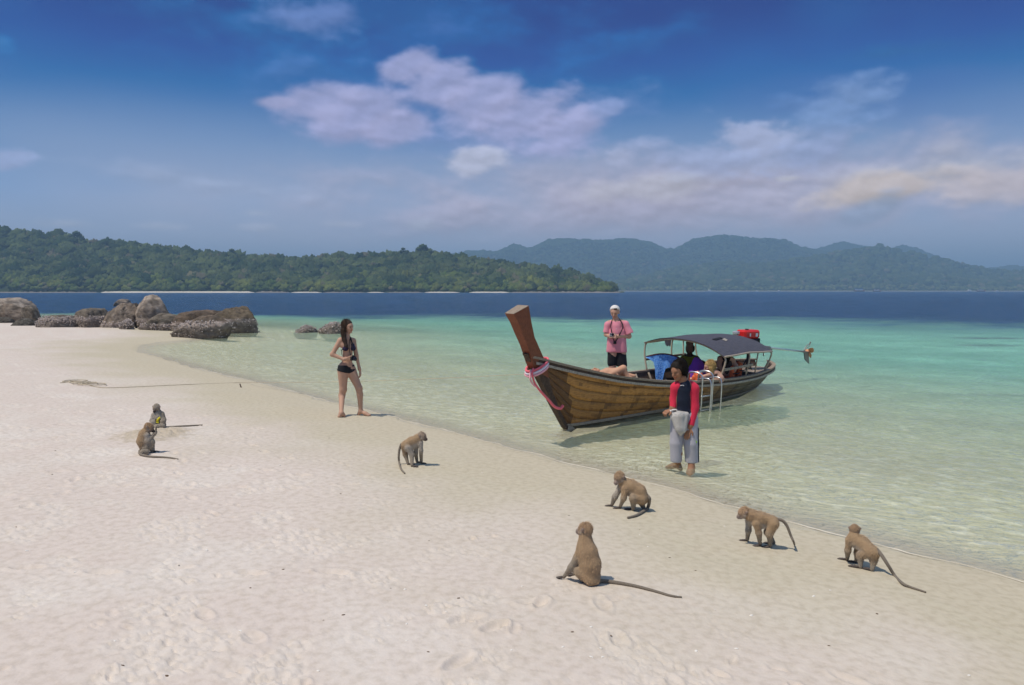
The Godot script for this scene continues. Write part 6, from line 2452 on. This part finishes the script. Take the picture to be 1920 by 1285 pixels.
	limb(b, [J(950, 520, 30), J(900, 480, 120), G(905, 575, 26)], [72, 50, 28], [BELLY, LIMB])
	limb(b, [G(960, 555, 50), G(1040, 555, 50)], [62, 62], [LIMB])
	monkey_head(n, J(955, 222, 18), Vector3(-0.5, -0.35, 0.8), Vector3.UP, 64, LIMB * 1.1, Color(0.07, 0.05, 0.045))
	paw(n, J(1005, 440, 110), Vector3(-0.8, 0.0, 0.3), 0.42, Vector3(0, 0, 1))
	paw(n, G(1035, 578, 14), Vector3(-0.2, -0.06, 1), 0.5)
	paw(n, G(900, 578, 14), Vector3(-0.4, -0.06, 0.9), 0.5)
	monkey_end(t, n, b, [J(1085, 555, -20), G(1110, 572, 18), G(1300, 568, 15), G(1500, 570, 13), G(1690, 573, 11)], 22, 11)
	var peel := thing("banana_piece", "piece of yellow banana held by the grey brown monkey", "fruit", t.position + J(985, 425, 126).rotated(Vector3.UP, root_turn), root_turn)
	var st := stm()
	tube(st, spline([Vector3(-0.02, -0.025, 0), Vector3(-0.004, 0.005, 0.01), Vector3(0.02, 0.03, 0.0)], 4), 0.018, 0.013, 8)
	build("flesh", st, M.yellow_peel, peel)
	st = stm()
	slab(st, [V([Vector3(-0.02, -0.02, 0.012), Vector3(-0.045, -0.045, 0.02)]), V([Vector3(0.0, -0.022, 0.016), Vector3(0.0, -0.06, 0.024)])], 0.003)
	build("peel", st, M.yellow_peel, peel)

# ---------- small things ----------
func mooring() -> void:
	var p0 := spot(150, 720)
	var t := thing("mooring_rope", "long thin mooring rope running from the buried clump across the sand to the boat's prow", "rope", p0)
	var pts := []
	for q in [[112, 719], [150, 718], [178, 726], [215, 728], [330, 723], [450, 718.5]]:
		var p := spot(q[0], q[1])
		pts.append(p - p0 + Vector3(0, 0.012, 0))
	var a := spot(450, 718.5) + Vector3(0, 0.02, 0)
	var e := boat_xf * B(-1.02, 0.0, 1.02)
	for k in range(1, 13):
		var f := k / 12.0
		var p := a.lerp(e, f)
		p.y -= 0.2 * f * (1.0 - f)
		p.y = maxf(p.y, maxf(ground(p.x, p.z), 0.0) + 0.006)
		pts.append(p - p0)
	var st := stm()
	tube(st, spline(pts, 5), 0.008, 0.004, 6)
	build("line", st, M.rope, t)
	st = stm()
	var r := RandomNumberGenerator.new()
	r.seed = 5
	for k in 4:
		var loop := []
		var c := spot(140 + k * 10, 717 + k * 2.0) - p0
		for i in 9:
			var ang := TAU * i / 8.0 + k
			var w := c + Vector3(cos(ang) * r.randf_range(0.16, 0.34), 0.0, sin(ang) * r.randf_range(0.1, 0.25))
			w.y = ground(w.x + p0.x, w.z + p0.z) - p0.y + 0.02 + 0.02 * r.randf()
			loop.append(w)
		tube(st, spline(loop, 3), 0.012, 0.010, 6)
	build("coil", st, M.rope, t)
	var s := spot(452, 727)
	t = thing("wooden_stake", "short wooden stake holding the mooring rope on the wet sand", "stake", s)
	st = stm()
	bar(st, Vector3(0.03, -0.1, 0.0), Vector3(-0.04, 0.09, -0.03), 0.017, 0.014, 7)
	build("peg", st, M.dark_wood, t)

func litter() -> void:
	var r := RandomNumberGenerator.new()
	r.seed = 91
	var st := stm()
	st.set_smooth_group(-1)
	ball(st, Vector3.ZERO, Vector3(1.0, 0.45, 0.7), 4, 7)
	var frag := done(st)
	var made := 0
	for i in 400:
		var px := r.randf_range(20.0, 1900.0)
		var py := r.randf_range(760.0, 1275.0)
		var p := spot(px, py)
		if shore_side(p.x, p.z) < 0.7:
			continue
		var leaf := r.randf() < 0.42
		var o := put("dry_leaf" if leaf else "shell_fragment", frag, M.dry_leaf if leaf else M.shell)
		var s := r.randf_range(0.004, 0.013)
		o.transform = Transform3D(Basis.from_euler(Vector3(r.randf_range(-0.3, 0.3), r.randf() * TAU, r.randf_range(-0.3, 0.3))).scaled(Vector3(s * 1.3, s * (0.5 if leaf else 1.0), s)), Vector3(p.x, ground(p.x, p.z) + ground_detail(p.x, p.z, shore_side(p.x, p.z)) + s * 0.1, p.z))
		if leaf:
			tag(o, "small dark scrap of dried leaf or bark lying on the sand", "leaf", "dark scraps on the sand")
		else:
			tag(o, "small white fragment of shell or coral lying on the sand", "shell", "white shell fragments on the sand")
		made += 1
		if made > 72:
			break

func far_boats() -> void:
	for q in [[1331, 546.4, 11.0, 0, "white sailing yacht with a bare mast, leftmost of the far craft"], [1461, 546.4, 9.0, 1, "small white motor boat right of the sailing yacht across the strait"], [1818, 546.8, 13.0, 1, "white motor boat at the far right below the end of the hills"], [1420, 546.2, 7.0, 1, "faint pale boat between the yacht and the white motor boat"], [1870, 546.4, 8.0, 1, "tiny white boat nearest the right edge of the picture"]]:
		var d := 1750.0
		var p := at(q[0], q[1], d)
		p.y = 0.0
		var t := thing("yacht" if q[3] == 0 else "motor_boat", q[4], "boat", p, 0.2, "craft anchored across the strait")
		var l: float = q[2] * 1.05
		var st := stm()
		var rows := []
		for s in [[-0.5, 0.06, 0.17], [-0.45, 0.13, 0.15], [-0.1, 0.17, 0.13], [0.25, 0.14, 0.15], [0.5, 0.01, 0.20]]:
			rows.append(V([Vector3(s[0] * l, s[2] * l, s[1] * l), Vector3(s[0] * l * 0.94, -0.3, s[1] * l * 0.7), Vector3(s[0] * l * 0.94, -0.3, -s[1] * l * 0.7), Vector3(s[0] * l, s[2] * l, -s[1] * l), Vector3(s[0] * l, s[2] * l, s[1] * l)]))
		st.set_smooth_group(-1)
		sheet(st, rows)
		build("hull", st, M.white_paint, t)
		st = stm()
		box(st, xf(Vector3(-0.05 * l, 0.24 * l, 0)), Vector3(0.42 * l, 0.16 * l, 0.22 * l), 0.1)
		build("cabin", st, M.white_paint, t)
		if q[3] == 0:
			st = stm()
			bar(st, Vector3(0.05 * l, 0.15 * l, 0), Vector3(0.05 * l, 1.45 * l, 0), 0.14)
			build("mast", st, M.white_paint, t)
			st = stm()
			bar(st, Vector3(0.05 * l, 0.36 * l, 0), Vector3(-0.4 * l, 0.38 * l, 0), 0.22)
			build("boom", st, M.white_paint, t)
	for q in [[1612, 546.2, 26.0, "blue_paint", "far wooden ferry with a blue roof moored off the hills"], [1645, 546.2, 20.0, "brick_paint", "far wooden ferry with a reddish roof right of the blue roofed one"], [1840, 546.4, 22.0, "dull_metal", "far dark roofed boat next to the white motor boat on the right"]]:
		var p := at(q[0], q[1], 1800.0)
		p.y = 0.0
		var t := thing("ferry", q[4], "boat", p, 0.1, "craft anchored across the strait")
		var l: float = q[2]
		var st := stm()
		st.set_smooth_group(-1)
		var rows := []
		for s in [[-0.5, 0.08, 0.13], [-0.4, 0.11, 0.09], [0.3, 0.11, 0.09], [0.5, 0.01, 0.16]]:
			rows.append(V([Vector3(s[0] * l, s[2] * l, s[1] * l), Vector3(s[0] * l * 0.94, -0.3, s[1] * l * 0.7), Vector3(s[0] * l * 0.94, -0.3, -s[1] * l * 0.7), Vector3(s[0] * l, s[2] * l, -s[1] * l), Vector3(s[0] * l, s[2] * l, s[1] * l)]))
		sheet(st, rows)
		build("hull", st, M.brick_paint, t)
		st = stm()
		box(st, xf(Vector3(-0.05 * l, 0.16 * l, 0)), Vector3(0.66 * l, 0.12 * l, 0.18 * l), 0.1)
		build("cabin", st, M.white_paint, t)
		st = stm()
		box(st, xf(Vector3(-0.05 * l, 0.235 * l, 0)), Vector3(0.74 * l, 0.03 * l, 0.23 * l), 0.1)
		build("roof", st, M[q[3]], t)

func _ready() -> void:
	# camera, sky, sun, exposure
	var cam := Camera3D.new()
	cam.name = "camera_view"
	cam.position = Vector3(0, EYE, 0)
	cam.rotation.x = -tilt
	cam.fov = rad_to_deg(2.0 * atan(642.5 / F))
	cam.near = 0.05
	cam.far = 30000.0
	cam.current = true
	add_child(cam)
	var env := Environment.new()
	env.background_mode = Environment.BG_SKY
	env.sky = make_sky()
	env.background_energy_multiplier = 1.0
	env.tonemap_mode = Environment.TONE_MAPPER_LINEAR
	env.tonemap_exposure = EXPOSURE
	env.sdfgi_enabled = true
	env.ssao_enabled = true
	env.ssil_enabled = true
	env.fog_enabled = true
	env.fog_density = AIR
	env.fog_light_color = Color(0.70, 0.865, 1.0)
	var we := WorldEnvironment.new()
	we.name = "world"
	we.environment = env
	add_child(we)
	var sun := DirectionalLight3D.new()
	sun.name = "sun"
	sun.light_energy = 1.1
	sun.light_color = Color(1.0, 0.96, 0.90)
	sun.light_angular_distance = 0.5
	sun.shadow_enabled = true
	sun.transform = Transform3D(Basis.looking_at(Vector3(0.36, -0.91, -0.20)), Vector3(0, 50, 0))
	add_child(sun)
	rng.seed = 4
	n_big = noise(FastNoiseLite.TYPE_SIMPLEX_SMOOTH, 0.35, 3, 1)
	n_mid = noise(FastNoiseLite.TYPE_SIMPLEX_SMOOTH, 1.0, 3, 2)
	n_fine = noise(FastNoiseLite.TYPE_SIMPLEX_SMOOTH, 5.0, 3, 3)
	n_cell = noise(FastNoiseLite.TYPE_CELLULAR, 2.6, 1, 6)
	n_cell.cellular_return_type = FastNoiseLite.RETURN_DISTANCE
	n_cell.domain_warp_enabled = true
	n_cell.domain_warp_amplitude = 0.25
	n_cell.domain_warp_frequency = 1.2
	n_wave = noise(FastNoiseLite.TYPE_SIMPLEX_SMOOTH, 1.0, 3, 4)
	materials()
	# the waterline, round the spit of sand
	shore = PackedVector2Array([Vector2(5.4, -4.41), Vector2(4.13, -6.04), Vector2(1.55, -9.35), Vector2(-0.86, -12.45), Vector2(-2.2, -14.15), Vector2(-3.7, -15.95), Vector2(-6.0, -18.9), Vector2(-7.5, -20.7), Vector2(-9.75, -23.4), Vector2(-12.8, -27.4), Vector2(-15.2, -30.8), Vector2(-16.0, -33.0), Vector2(-15.9, -35.4), Vector2(-15.6, -37.2), Vector2(-16.8, -40.5), Vector2(-20.0, -45.5), Vector2(-24.0, -50.0), Vector2(-30.0, -54.0), Vector2(-40.0, -62.0), Vector2(-60.0, -72.0), Vector2(-110.0, -70.0), Vector2(-120.0, 60.0), Vector2(30.0, 60.0), Vector2(16.0, 12.0), Vector2(8.0, -1.07)])
	make_prints()
	make_ground()
	make_sea()
	make_foam()
	far_land()
	rocks()
	boat()
	mooring()
	far_boats()
	woman()
	guide()
	photographer()
	seated_people()
	cargo()
	monkeys()
	litter()
